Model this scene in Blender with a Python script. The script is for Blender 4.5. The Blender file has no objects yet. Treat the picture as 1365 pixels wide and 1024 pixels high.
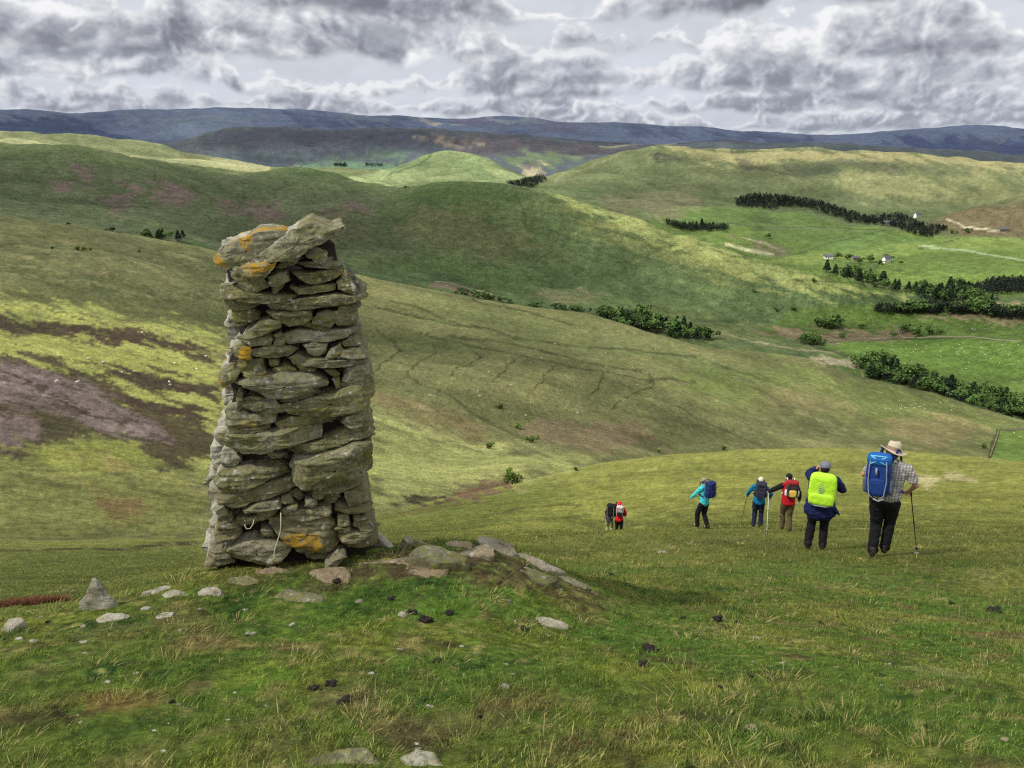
import bpy, math, random
import numpy as np
from mathutils import Vector, Matrix
random.seed(7); RNG = np.random.default_rng(7)
SC = bpy.context.scene; COL = SC.collection
PI = math.pi

# ------------------------------------------------------------------ camera model
FPX, CX, CY, PITCH, CZ = 1051.0, 682.5, 512.0, math.radians(17.3), 1.65
CP, SP = math.cos(PITCH), math.sin(PITCH)
def ray(x, y):
    """pixel of the photograph -> (azimuth, tan of elevation)"""
    x = np.asarray(x, float); y = np.asarray(y, float)
    u = (x-CX)/FPX; v = (CY-y)/FPX
    dx = u; dy = CP + v*SP; dz = -SP + v*CP
    return np.arctan2(dx, dy), dz/np.hypot(dx, dy)
def unray(az, te):
    dx, dy, dz = np.sin(az), np.cos(az), te
    dep = CP*dy - SP*dz
    dep = np.where(dep < .05, .05, dep)
    return CX + FPX*dx/dep, CY - FPX*(SP*dy+CP*dz)/dep

# ------------------------------------------------------------------ noise
def _h(ix, iy, iz, s):
    n = (ix*374761393 + iy*668265263 + iz*2147483647 + s*974634777) & 0xffffffff
    n = ((n ^ (n >> 13))*1274126177) & 0xffffffff
    n = ((n ^ (n >> 15))*2246822519) & 0xffffffff
    return (n ^ (n >> 16)) & 0xffffffff
def noise2(x, y, s=0):
    xi = np.floor(x).astype(np.int64); yi = np.floor(y).astype(np.int64)
    xf = x-xi; yf = y-yi
    u = xf*xf*xf*(xf*(xf*6-15)+10); v = yf*yf*yf*(yf*(yf*6-15)+10)
    def g(a, b, fx, fy):
        t = _h(a, b, 0, s)*(2*PI/4294967296.)
        return np.cos(t)*fx + np.sin(t)*fy
    n00 = g(xi, yi, xf, yf); n10 = g(xi+1, yi, xf-1, yf)
    n01 = g(xi, yi+1, xf, yf-1); n11 = g(xi+1, yi+1, xf-1, yf-1)
    a = n00+u*(n10-n00); b = n01+u*(n11-n01)
    return 1.45*(a+v*(b-a))
def noise3(p, s=0):
    f = np.floor(p); i = f.astype(np.int64); w = p-f; u = w*w*(3-2*w)
    def c(a, b, d): return _h(i[:, 0]+a, i[:, 1]+b, i[:, 2]+d, s)/2147483648.-1
    def L(a, b, t): return a+(b-a)*t
    x, y, z = u[:, 0], u[:, 1], u[:, 2]
    return L(L(L(c(0,0,0), c(1,0,0), x), L(c(0,1,0), c(1,1,0), x), y),
             L(L(c(0,0,1), c(1,0,1), x), L(c(0,1,1), c(1,1,1), x), y), z)
def sstep(a, b, x):
    t = np.clip((x-a)/(b-a), 0, 1); return t*t*(3-2*t)
def srgb(c):
    c = np.asarray(c, float)/255.
    return np.where(c <= .04045, c/12.92, ((c+.055)/1.055)**2.4)

# ------------------------------------------------------------------ terrain knots
# every knot: list of (pixel x, pixel y, value, kind) ; kind 'd' = drop below the eye in metres, 'r' = distance
def K(kind, pts): return kind, pts
KN = [
 K('d', [(0,1024,1.80),(682,1024,1.80),(1365,1024,1.80)]),
 K('d', [(0,900,2.12),(380,900,2.12),(640,900,2.2),(900,900,2.45),(1165,900,2.6),(1365,900,2.7)]),
 K('d', [(0,848,2.36),(262,840,2.3),(380,838,2.35),(640,838,2.5),(900,840,3.1),(1165,840,3.5),(1365,840,3.7)]),
 K('d', [(0,824,2.5),(60,818,2.5),(130,802,2.55),(200,790,2.6),(262,764,2.65),(380,746,2.75),(500,730,2.8),(560,724,2.85),(640,724,2.9),(700,740,2.98),(780,772,3.35),(850,785,4.0),(900,785,4.3),(1100,780,4.9),(1365,790,5.1)]),
 K('r', [(0,828,7),(130,808,7),(262,772,7.5),(380,758,8),(500,738,8),(640,732,8.5),(700,744,8.5),(780,768,8.2),(850,765,9.0),(1100,750,10.9),(1365,755,10.9)]),
 K('r', [(0,785,18),(130,780,18),(262,757,18),(380,747,20),(500,722,22),(640,716,22),(780,709,22),(830,706,22),(900,706,22),(1000,705,22.3),(1100,706,22.5),(1365,712,22)]),
 K('r', [(0,765,28),(262,748,30),(500,712,32),(640,708,32),(750,707,29),(775,711,29),(800,717,28.3),(830,717.5,28.3),(862,712,28),(900,702,28),(920,700,28),(1000,696,29),(1100,695,30),(1365,701,30)]),
 K('r', [(0,730,62),(262,724,64),(380,705,65),(500,694,60),(640,672,62),(780,662,62),(900,650,65),(1000,645,70),(1100,645,72),(1365,650,70)]),
 K('r', [(0,722,75),(262,718,80),(500,686,80),(600,662,90),(700,641,100),(800,617,110),(900,605,120),(1000,599,128),(1100,597,130),(1200,601,128),(1300,609,125),(1365,616,120)]),
 K('r', [(0,721,90),(262,716,95),(500,690,110),(600,670,150),(700,650,180),(800,628,250),(900,615,350),(1000,610,430),(1100,606,500),(1365,622,560)]),
 K('r', [(0,640,140),(130,645,140),(262,650,150),(380,650,160),(500,650,170),(600,640,200),(700,622,230),(800,606,330),(900,598,440),(1000,590,520),(1100,585,600),(1365,600,680)]),
 K('r', [(0,560,200),(262,580,220),(500,600,250),(640,590,330),(780,575,420),(900,555,520),(1000,560,590),(1100,560,660),(1200,566,740),(1365,588,760)]),
 K('r', [(0,470,290),(262,490,340),(500,520,400),(640,510,470),(780,500,560),(900,505,650),(1000,520,700),(1100,530,760),(1200,540,830),(1365,574,840)]),
 K('r', [(0,370,480),(130,380,500),(262,400,540),(500,430,650),(640,440,680),(780,445,760),(900,470,790),(1000,488,800),(1100,498,840),(1200,522,900),(1300,545,920),(1365,566,900)]),
 K('r', [(0,287,760),(100,300,760),(200,318,780),(300,335,800),(400,352,830),(500,372,850),(570,386,860),(640,398,860),(700,408,860),(780,416,880),(850,438,890),(940,462,900),(1036,470,900),(1100,484,900),(1145,502,920),(1240,520,940),(1300,540,940),(1365,562,940)]),
 K('r', [(0,296,1000),(200,327,1020),(400,362,1050),(500,382,1060),(640,408,1080),(780,426,1090),(850,446,1090),(940,468,1040),(1036,473,1010),(1100,487,1000),(1145,506,1000),(1240,526,1010),(1365,567,1010)]),
 K('r', [(0,270,1400),(200,300,1350),(400,340,1350),(500,360,1330),(640,384,1280),(780,404,1250),(900,435,1230),(1000,455,1180),(1100,460,1200),(1200,480,1170),(1365,510,1100)]),
 K('r', [(0,235,1800),(200,260,1700),(400,290,1650),(500,310,1550),(640,320,1530),(780,350,1480),(900,390,1420),(1000,415,1380),(1100,425,1420),(1200,430,1450),(1365,430,1420)]),
 K('r', [(0,196,2300),(50,194,2300),(100,195,2300),(150,205,2300),(200,213,2300),(250,222,2300),(310,232,2300),(340,228,2350),(380,223,2400),(410,222,2400),(450,230,2350),(500,244,2200),(530,251,2050),(560,246,1900),(600,243,1850),(640,242,1850),(680,245,1840),(720,252,1820),(760,263,1790),(800,275,1760),(850,290,1720),(900,307,1660),(950,322,1600),(1000,337,1550),(1050,352,1520),(1100,363,1500),(1150,378,1520),(1200,394,1560),(1280,397,1600),(1365,397,1600)]),
 K('r', [(0,220,2700),(310,250,2700),(410,246,2800),(530,275,2500),(640,290,2300),(720,295,2300),(800,310,2200),(900,345,2000),(1000,352,1900),(1100,369,1750),(1200,387,1700),(1365,387,1730)]),
 K('r', [(0,205,3100),(310,240,3100),(410,242,3100),(530,258,3000),(640,262,2800),(720,268,2700),(800,280,2500),(900,305,2500),(1000,328,2100),(1100,345,2050),(1200,350,2050),(1365,350,2050)]),
 K('r', [(0,190,3300),(200,210,3300),(350,232,3300),(420,240,3300),(530,250,3400),(640,258,3200),(720,258,3000),(800,270,2900),(900,285,2800),(1000,297,2700),(1100,308,2700),(1200,312,2700),(1365,318,2600)]),
 K('r', [(0,181,3500),(350,228,3500),(420,238,3600),(530,244,3700),(640,250,3500),(720,250,3300),(800,258,3200),(900,270,3100),(1000,277,3100),(1100,285,3100),(1200,292,3100),(1262,284,3100),(1300,272,3100),(1365,256,3100)]),
 K('r', [(0,179,3700),(350,226,3700),(530,238,3900),(640,240,3800),(720,245,3600),(800,248,3500),(1000,262,3500),(1200,278,3500),(1262,277,3500),(1300,275,3600),(1365,263,3700)]),
 K('r', [(0,176,3900),(350,224,3900),(530,225,4300),(600,220,4300),(690,238,4100),(720,242,3900),(800,228,4000),(900,228,4000),(1000,232,4000),(1100,235,4000),(1200,240,4000),(1365,242,4200)]),
 K('r', [(0,172,4200),(50,169,4200),(120,174,4200),(180,183,4200),(230,193,4200),(280,205,4200),(320,215,4200),(350,222,4200),(400,236,4300),(440,238,4400),(480,239,4500),(510,228,4600),(540,212,4600),(570,202,4600),(600,200,4600),(640,208,4600),(670,222,4600),(700,235,4500),(725,240,4400),(750,226,4500),(800,208,4500),(840,198,4500),(875,193,4500),(950,196,4600),(1100,197,4800),(1200,201,4800),(1280,208,4800),(1365,216,4800)]),
 K('r', [(0,186,5200),(350,232,5500),(440,234,5500),(500,232,5500),(600,217,5600),(700,237,5400),(760,230,5400),(870,206,5600),(1365,225,5800)]),
 K('r', [(0,180,6000),(350,222,6500),(440,221,6500),(500,220,6500),(600,210,6800),(700,214,6500),(760,214,6500),(870,200,6800),(1365,220,7000)]),
 K('r', [(0,182,9000),(180,192,9000),(240,188,9000),(265,179,9000),(300,171,9000),(380,170,9000),(440,174,9000),(500,172,9000),(560,169,9000),(620,175,9000),(700,179,9000),(760,184,9000),(820,189,9000),(875,192,9000),(950,188,9000),(1100,192,9000),(1365,208,9000)]),
 K('r', [(0,184,10500),(240,192,10500),(300,176,10500),(500,176,10500),(700,184,10500),(875,196,10500),(1100,196,10500),(1365,212,10500)]),
 K('r', [(0,172,12000),(130,175,12000),(240,172,12000),(300,165,12000),(500,168,12000),(700,174,12000),(875,184,12000),(1100,190,12000),(1365,196,12000)]),
 K('r', [(0,148,15000),(30,149,15000),(60,152,15000),(95,156,15000),(130,151,15000),(200,149,15000),(300,147,15000),(360,149,15000),(400,149,15000),(440,152,15000),(480,157,15000),(520,156,15000),(560,158,15000),(610,161,15000),(670,159,15000),(700,160,15000),(740,166,15000),(830,167,15000),(900,174,15000),(940,173,15000),(1000,179,15000),(1050,180,15000),(1085,185,15000),(1150,183,15000),(1220,177,15000),(1300,173,15000),(1365,176,15000)]),
 K('r', [(0,170,18500),(682,180,18500),(1365,195,18500)]),
]
# rows between successive knots
ROWS = [16,90,50,30,26,26,26,20,26,24,26,40,42,50,56,24,34,54,56,14,22,24,24,14,22,30,12,16,40,12,16,30,6]
def knot_curves(az):
    R = [np.full_like(az, .30), np.full_like(az, .9)]; T = [np.full_like(az, -1.66/.30), np.full_like(az, -1.70/.9)]
    for kind, pts in KN:
        P = np.array([(p[0], p[1], p[2]) for p in pts], float)
        xs = np.linspace(P[0, 0], P[-1, 0], 300)
        ys = np.interp(xs, P[:, 0], P[:, 1]); vs = np.interp(xs, P[:, 0], P[:, 2])
        if len(P) > 3:                                  # round the corners of the polyline
            k = np.hanning(9); k /= k.sum()
            ys = np.convolve(np.pad(ys, 4, 'reflect', reflect_type='odd'), k, 'valid')
        a, t = ray(xs, ys)
        r = vs/np.abs(t) if kind == 'd' else vs
        T.append(np.interp(az, a, t)); R.append(np.exp(np.interp(az, a, np.log(r))))
    return np.array(R), np.array(T)

def build_grid():
    az_in = np.linspace(math.radians(-40), math.radians(40), 1000)
    az_l = np.linspace(math.radians(-88), math.radians(-40), 60)[:-1]
    az = np.concatenate([az_l, az_in, -az_l[::-1]])
    R, T = knot_curves(az)
    for i in range(1, len(R)): R[i] = np.maximum(R[i], R[i-1]*1.03)
    X = np.log(R); n = len(R)
    h = np.diff(X, axis=0); d = np.diff(T, axis=0)/h
    m = np.zeros_like(T)
    w1 = 2*h[1:]+h[:-1]; w2 = h[1:]+2*h[:-1]
    same = d[1:]*d[:-1] > 0
    with np.errstate(divide='ignore', invalid='ignore'):
        m[1:-1] = np.where(same, (w1+w2)/(w1/d[:-1]+w2/d[1:]), 0)
    m[0] = d[0]; m[-1] = d[-1]
    lr, te, seg = [], [], []
    rows = [14]+[14]+ROWS
    for i in range(n-1):
        k = rows[i] if i < len(rows) else 10
        for j in range(k):
            t = j/k; hh = h[i]
            h00 = 2*t**3-3*t*t+1; h10 = t**3-2*t*t+t; h01 = -2*t**3+3*t*t; h11 = t**3-t*t
            te.append(h00*T[i]+h10*hh*m[i]+h01*T[i+1]+h11*hh*m[i+1]); lr.append(X[i]+t*hh); seg.append(i)
    te.append(T[-1]); lr.append(X[-1]); seg.append(n-2)
    return az, np.array(lr), np.array(te), np.array(seg)
AZ, LR, TE, SEG = build_grid()
RR = np.exp(LR); AZG = np.broadcast_to(AZ, RR.shape)
GX = RR*np.sin(AZG); GY = RR*np.cos(AZG)
PX, PY = unray(AZG, TE)                                 # where each vertex falls in the photograph (authoring aid)
# relief: noise with wavelengths between a hundredth and a third of the distance
def scaled_noise(lo, hi, seed, gain=.75, ridged=False):
    out = np.zeros_like(RR); lam = .03; k = 0; tot = np.zeros_like(RR)
    while lam < 4000:
        q = lam/RR
        w = sstep(lo*.6, lo*1.3, q)*(1-sstep(hi*.8, hi*1.6, q))
        rows = np.where(w.max(axis=1) > 0)[0]
        if len(rows):
            a, b = rows[0], rows[-1]+1
            nn = noise2(GX[a:b]/lam+17.3*k, GY[a:b]/lam-9.1*k, seed+k)
            if ridged: nn = 1-2*np.abs(nn)
            ww = w[a:b]*(q[a:b]/hi)**gain
            out[a:b] += ww*nn; tot[a:b] += ww
        lam *= 2.0; k += 1
    return out/np.maximum(tot, 1e-6)
N_BIG = scaled_noise(.05, .3, 11)
N_FINE = scaled_noise(.006, .08, 51, .5)
N_MICRO = scaled_noise(.0016, .012, 151, .3)
N_RIDGE = scaled_noise(.03, .25, 91, .8, True)
GZ = CZ + RR*TE
amp = np.where(RR < 14, .012, .005)
amp = .0125*(1-sstep(6, 30, RR)) + .003*sstep(6, 30, RR)*(1-sstep(100, 300, RR)) + .0085*sstep(150, 500, RR)
GZ = GZ + RR*amp*(N_BIG*.6) + RR*amp*.35*N_FINE
gul = sstep(900, 1300, RR)*(1-sstep(9000, 15000, RR))
fieldzone = sstep(1000, 1100, PX)*sstep(265, 285, PY)*sstep(900, 1000, RR)
GZ = GZ - RR*.010*gul*(1-fieldzone*.9)*np.clip(N_RIDGE-.35, 0, 1)
GZ = GZ - RR*.004*sstep(150, 400, RR)*(1-sstep(900, 1200, RR))*np.clip(N_RIDGE-.3, 0, 1)
GZ += RR*.0035*(N_RIDGE)*sstep(9000, 13000, RR)

def gz(x, y):
    """terrain height at a world point"""
    a = math.atan2(x, y); r = math.hypot(x, y)
    c = int(np.clip(np.searchsorted(AZ, a)-1, 0, len(AZ)-2)); f = (a-AZ[c])/(AZ[c+1]-AZ[c])
    z = []
    for cc in (c, c+1): z.append(np.interp(math.log(max(r, .31)), LR[:, cc], GZ[:, cc]))
    return float(z[0]*(1-f)+z[1]*f)
def at(x, y, rmin=0):
    """the terrain point seen at a pixel"""
    a, t = ray(x, y); a = float(a); t = float(t)
    c = int(np.clip(np.searchsorted(AZ, a)-1, 0, len(AZ)-2))
    te = (GZ[:, c]-CZ)/RR[:, c]
    ok = np.where((te >= t) & (RR[:, c] > max(rmin, .5)))[0]
    if not len(ok): i = len(te)-1; lr = LR[i, c]
    else:
        i = ok[0]
        if i > 0 and te[i-1] < t:
            g = (t-te[i-1])/(te[i]-te[i-1]); lr = LR[i-1, c]+g*(LR[i, c]-LR[i-1, c])
        else: lr = LR[i, c]
    r = math.exp(lr); p = (r*math.sin(a), r*math.cos(a))
    return Vector((p[0], p[1], gz(*p)))
def depth(p): return CP*p[1]-SP*(p[2]-CZ)
# ------------------------------------------------------------------ materials
def new_mat(name, rough=.9):
    m = bpy.data.materials.new(name); m.use_nodes = True
    nt = m.node_tree; b = nt.nodes['Principled BSDF']
    b.inputs['Roughness'].default_value = rough
    b.inputs['Specular IOR Level'].default_value = .25
    return m, nt, b
def nd(nt, t, **kw):
    n = nt.nodes.new(t)
    for k, v in kw.items():
        if k in n.inputs: n.inputs[k].default_value = v
        else: setattr(n, k, v)
    return n
def mixc(nt, fac, a, b, mode='MIX'):
    n = nt.nodes.new('ShaderNodeMix'); n.data_type = 'RGBA'; n.blend_type = mode; n.clamp_factor = True
    for i, v in ((0, fac), (6, a), (7, b)):
        if hasattr(v, 'links') or hasattr(v, 'is_linked'): nt.links.new(v, n.inputs[i])
        else: n.inputs[i].default_value = (v if i == 0 else (*v[:3], 1))
    return n.outputs[2]
def ramp(nt, src, stops):
    r = nt.nodes.new('ShaderNodeValToRGB'); e = r.color_ramp.elements
    while len(e) < len(stops): e.new(.5)
    for q, (p, c) in zip(e, stops): q.position = p; q.color = (*(c if hasattr(c, '__len__') else (c, c, c)), 1)
    nt.links.new(src, r.inputs[0]); return r.outputs[0]
def noise_tex(nt, vec, scale, detail=5, rough=.6, dist=0):
    n = nd(nt, 'ShaderNodeTexNoise', Scale=scale, Detail=detail, Roughness=rough, Distortion=dist)
    if vec is not None: nt.links.new(vec, n.inputs['Vector'])
    return n.outputs['Fac']
def bump(nt, b, src, strength, dist, prev=None):
    n = nd(nt, 'ShaderNodeBump', Strength=strength, Distance=dist); nt.links.new(src, n.inputs['Height'])
    if prev is not None: nt.links.new(prev, n.inputs['Normal'])
    nt.links.new(n.outputs[0], b.inputs['Normal']); return n.outputs[0]
def flat(name, rgb, rough=.85, var=.25, scale=14, bstr=.25, bdist=.01, spec=.25, linear=False):
    """fabric, wood, leaf: a base colour with small procedural variation and relief"""
    m, nt, b = new_mat(name, rough); b.inputs['Specular IOR Level'].default_value = spec
    c = np.array(rgb) if linear else srgb(rgb)
    g = nd(nt, 'ShaderNodeNewGeometry').outputs['Position']
    f = noise_tex(nt, g, scale, 5, .65)
    col = mixc(nt, f, tuple(c*(1-var)), tuple(np.minimum(c*(1+var), 1)))
    nt.links.new(col, b.inputs['Base Color'])
    if bstr: bump(nt, b, noise_tex(nt, g, scale*2.5, 4, .6), bstr, bdist)
    return m
def terrain_mat(name, scales, bstr, bdist, amt=.35):
    m, nt, b = new_mat(name, 1.0); b.inputs['Specular IOR Level'].default_value = .08
    a = nd(nt, 'ShaderNodeAttribute', attribute_name='Col').outputs['Color']
    g = nd(nt, 'ShaderNodeNewGeometry').outputs['Position']
    col = a
    for s in scales:
        f = noise_tex(nt, g, s, 4, .7)
        col = mixc(nt, 1.0, col, ramp(nt, f, [(.3, 1-amt), (.7, 1+amt)]), 'MULTIPLY')
    nt.links.new(col, b.inputs['Base Color'])
    bump(nt, b, noise_tex(nt, g, scales[0], 6, .75), bstr, bdist)
    return m

# ------------------------------------------------------------------ ground colours (albedo with haze and sunlit tones painted in, stored on the vertices)
KALB = 1.0
def fbm(x, y, s, oct_=4, gain=.5):
    o = 0; a = 1; t = 0
    for i in range(oct_): o = o+a*noise2(x*2**i+5.3*i, y*2**i+1.9*i, s+i); t += a; a *= gain
    return o/t
def paint_base():
    lay = np.zeros(RR.shape+(3,))
    def put(mask, c):
        nonlocal lay
        lay = lay*(1-mask[..., None]) + np.asarray(c)*mask[..., None]
    # edge wobble for every painted region, in pixels of apparent size
    wx = 20*N_BIG+12*N_FINE; wy = 7*np.roll(N_BIG, 37, 1)+5*np.roll(N_FINE, 53, 1)
    global STRK
    STRK = 1.3*fbm((PX*.95+PY*.3)/46, (-PX*.3+PY*.95)/9, 610, 5, .6)*1.6
    def poly(pts, soft=4, wob=1.0, seg=(0, 99), rag=1.6):
        if wob < .35: rag = 0
        P = np.array([(-100 if a <= 0 else 1470 if a >= 1365 else a, b) for a, b in pts], float); x0, y0 = P.min(0)-30*wob-soft*2; x1, y1 = P.max(0)+30*wob+soft*2
        m = (PX > x0) & (PX < x1) & (PY > y0) & (PY < y1) & (SEG[:, None] >= seg[0]) & (SEG[:, None] <= seg[1])
        out = np.zeros(RR.shape)
        if not m.any(): return out
        x = PX[m]+wx[m]*wob; y = PY[m]+wy[m]*wob
        ins = np.zeros(x.shape, bool); dmin = np.full(x.shape, 1e9)
        n = len(P)
        for i in range(n):
            ax, ay = P[i]; bx, by = P[(i+1) % n]
            with np.errstate(divide='ignore', invalid='ignore'):
                c = ((ay > y) != (by > y)) & (x < (bx-ax)*(y-ay)/(by-ay+1e-12)+ax)
            ins ^= c
            ex, ey = bx-ax, by-ay; t = np.clip(((x-ax)*ex+(y-ay)*ey)/(ex*ex+ey*ey+1e-9), 0, 1)
            dmin = np.minimum(dmin, np.hypot(x-ax-t*ex, y-ay-t*ey))
        sd = np.where(ins, dmin, -dmin)+STRK[m]*rag*(soft+3)
        out[m] = sstep(-soft, soft, sd); return out
    def line(pts, w, wob=.3, seg=(0, 99), soft=.8):
        P = np.array(pts, float); x0, y0 = P.min(0)-20; x1, y1 = P.max(0)+20
        m = (PX > x0) & (PX < x1) & (PY > y0) & (PY < y1) & (SEG[:, None] >= seg[0]) & (SEG[:, None] <= seg[1])
        out = np.zeros(RR.shape)
        if not m.any(): return out
        x = PX[m]+wx[m]*wob*.6; y = PY[m]+wy[m]*wob
        dmin = np.full(x.shape, 1e9)
        for i in range(len(P)-1):
            ax, ay = P[i]; ex, ey = P[i+1]-P[i]; t = np.clip(((x-ax)*ex+(y-ay)*ey)/(ex*ex+ey*ey+1e-9), 0, 1)
            dmin = np.minimum(dmin, np.hypot(x-ax-t*ex, y-ay-t*ey))
        out[m] = 1-sstep(w*.5-soft*.5, w*.5+soft, dmin); return out
    S = SEG[:, None]*np.ones_like(RR)
    NB, NF = N_BIG, N_FINE
    n1 = .5+.5*NB; n2 = .5+.5*NF
    one = np.ones_like(RR)
    # ---- near ground (segments 0..9) : shoulder colours
    a = srgb((120,122,50)); b2 = srgb((84,94,38))
    base = b2+(a-b2)*np.clip(.5+.9*NB, 0, 1)[..., None]
    put(one, base)
    creek = np.clip(N_RIDGE-.45, 0, 1)*2.2
    put(sstep(40, 115, RR)*(S < 10)*.8, srgb((134,136,56)))
    put(poly([(520,700),(760,650),(1000,607),(1365,620),(1365,700),(1100,690),(900,690),(700,715)], 18, 1, (5, 9))*.55, srgb((138,140,52)))
    put(poly([(0,735),(262,728),(262,760),(130,800),(0,830)], 10, 1, (4, 8))*.8, srgb((84,96,40)))
    put(poly([(500,690),(700,650),(760,655),(640,700),(500,730)], 10, 1, (4, 9))*.7, srgb((92,104,40)))
    put(line([(0,735),(60,733),(110,730),(150,733),(200,727),(262,722),(380,712),(505,700)], 4.5, .8, (6, 10)), srgb((62,56,36)))
    for x, y, w in [(590,706,60),(740,690,50)]:
        put(line([(x-w,y+3),(x,y),(x+w,y-4)], 2.5, .8, (5, 9))*.7, srgb((70,78,34)))
    put(line([(640,690),(700,678),(760,672),(775,676)], 3, .8, (6, 9))*.5, srgb((66,62,34)))
    put(poly([(1215,635),(1260,632),(1300,642),(1240,647)], 4, .6, (6, 9)), srgb((170,160,105)))
    speck = np.clip(N_FINE*2.2-.75, 0, 1)*(S > 4)*(S < 11)
    put(speck*.55, srgb((180,172,100)))
    put(np.clip(-N_FINE*2.2-.8, 0, 1)*(S > 4)*(S < 11)*.5, srgb((70,78,32)))
    # ---- hillside (10..16)
    hs = (S >= 10) & (S <= 16)
    c1 = srgb((128,126,74)); c2 = srgb((92,98,54))
    put(hs*1., c2+(c1-c2)*np.clip(.5+1.1*NB, 0, 1)[..., None])
    put(poly([(0,286),(300,330),(420,365),(300,400),(150,385),(0,370)], 12, 1, (12, 16))*.8, srgb((112,116,68)))
    put(poly([(0,385),(120,385),(300,430),(300,455),(140,425),(0,405)], 10, 1, (11, 16))*.5, srgb((92,98,52)))
    for y0 in (305, 318, 332, 345, 360):
        put(line([(0,y0),(150,y0+12+y0*.02),(300,y0+38)], 3, 2.0, (13, 16))*.6, srgb((86,90,54)))
        put(line([(10,y0+6),(120,y0+14),(260,y0+34)], 2.5, 2.5, (13, 16))*.5, srgb((150,144,92)))
    put(poly([(0,400),(120,415),(290,450),(300,560),(500,600),(500,660),(262,640),(200,600),(0,520)], 14, 1.5, (9, 15))*.85, srgb((164,168,74)))  # sunlit strip of the left slope: sun brightness painted into the grass colour
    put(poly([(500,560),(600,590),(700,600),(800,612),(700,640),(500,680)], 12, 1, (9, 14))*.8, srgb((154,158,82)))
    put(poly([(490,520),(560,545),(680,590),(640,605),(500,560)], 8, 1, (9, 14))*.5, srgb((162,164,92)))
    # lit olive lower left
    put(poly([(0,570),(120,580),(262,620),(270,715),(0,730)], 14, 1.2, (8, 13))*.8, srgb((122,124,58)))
    # heather: dark brown strips then grey-purple sheet
    br = srgb((74,62,46)); pu = srgb((128,110,104))
    put(poly([(0,410),(110,432),(180,440),(262,460),(290,472),(290,482),(230,468),(150,458),(80,444),(0,430)], 4, 1.3, (9, 15)), br)
    put(poly([(120,480),(170,492),(240,500),(290,515),(290,530),(230,522),(160,508)], 4, 1.4, (9, 15)), br)
    put(poly([(0,472),(60,480),(130,500),(190,530),(250,545),(285,562),(285,620),(230,622),(180,604),(120,582),(60,592),(0,606)], 7, 1.6, (8, 15), 2.6)*.92, br)
    put(poly([(150,535),(220,548),(285,570),(262,540),(180,528)], 4, 1.2, (8, 15)), br)
    put(poly([(0,480),(50,490),(110,510),(170,545),(215,575),(222,590),(170,585),(100,560),(60,545),(0,530)], 5, 1.5, (8, 15)), pu)
    put(poly([(0,545),(40,552),(60,575),(20,590),(0,590)], 5, 1.5, (8, 15))*.8, pu)
    put(poly([(0,480),(50,490),(110,510),(170,545),(215,575),(222,590),(170,585),(100,560),(60,545),(0,530)], 5, 1.5, (8, 15))*sstep(.15, .55, STRK+.4*N_MICRO)*.75, br)
    put(poly([(0,405),(200,430),(285,470),(285,560),(180,520),(60,478),(0,470)], 6, 1, (8, 15))*sstep(.45, .75, STRK+.3*N_FINE)*.7, srgb((92,88,50)))
    for x, y in [(60,520),(110,548),(30,540),(150,560),(80,535),(20,500)]:
        put(line([(x-26,y-8),(x,y),(x+34,y+14)], 3, 2.0, (8, 15))*.85, br)
    put(poly([(40,600),(110,585),(180,592),(200,620),(120,640),(60,620)], 6, 1.4, (8, 13)), srgb((138,142,58)))
    put(poly([(120,655),(180,665),(200,690),(150,690)], 6, 1.4, (8, 13))*.6, srgb((126,92,60)))
    put(poly([(100,600),(160,610),(190,625),(140,625)], 5, 1.4, (8, 13))*.5, srgb((150,124,76)))
    for x, y in [(150,632),(215,655),(60,640),(230,600)]:
        put(line([(x-40,y-10),(x,y),(x+40,y+8)], 4, 2, (8, 13))*.45, srgb((84,80,44)))
    # slopes behind the cairn, right part: drainage ditches
    dk = srgb((74,82,46))
    ditches = [[(500,437),(520,450),(530,468),(515,480),(500,492)], [(570,455),(578,468),(560,485),(545,498),(560,510),(590,520),(610,535),(625,548),(650,560),(680,575),(700,585)],
        [(625,462),(638,475),(620,490),(605,502)], [(683,478),(675,495),(662,512)], [(738,485),(730,500),(720,520)],
        [(804,498),(795,515),(785,530)], [(870,500),(875,508),(840,525),(812,545)],
        [(500,410),(560,425),(600,432),(650,440),(700,452),(760,460),(850,470),(930,478)],
        [(520,402),(560,412),(600,428),(640,438)], [(620,390),(640,402),(700,412),(760,432)],
        [(560,440),(640,460),(740,484),(830,500),(930,512)], [(600,445),(680,455),(740,470),(860,495)],
        [(900,540),(940,560),(980,575),(1020,595)], [(1073,525),(1080,545),(1085,560)], [(940,480),(1000,500),(1060,515)]]
    dk = srgb((60,68,36))
    for q in ditches: put(line(q, 2.1, 1.1, (9, 15))*.72, dk)
    put(poly([(560,395),(700,420),(860,450),(960,480),(1100,500),(1060,520),(900,500),(700,450),(560,415)], 10, 1.4, (12, 16))*.35, srgb((84,104,52)))
    put(poly([(1000,480),(1150,505),(1300,545),(1365,565),(1365,600),(1200,575),(1050,530)], 12, 1.4, (11, 16))*.5, srgb((112,128,56)))
    put(poly([(720,560),(850,565),(880,590),(800,605),(690,580)], 8, 1.4, (9, 14))*.7, srgb((116,96,72)))
    put(poly([(500,520),(600,548),(660,575),(640,590),(560,560),(500,540)], 6, 1.4, (9, 14))*.7, srgb((112,96,62)))
    put(poly([(980,520),(1060,515),(1140,535),(1100,548),(1010,540)], 6, 1.5, (11, 15))*.6, srgb((136,124,80)))
    put(poly([(900,500),(960,498),(1020,520),(1000,545),(930,530)], 8, 1.5, (11, 15))*.6, srgb((106,122,52)))
    put(poly([(1180,560),(1260,552),(1320,575),(1250,590),(1190,585)], 6, 1.2, (10, 14))*.6, srgb((132,116,76)))
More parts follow.
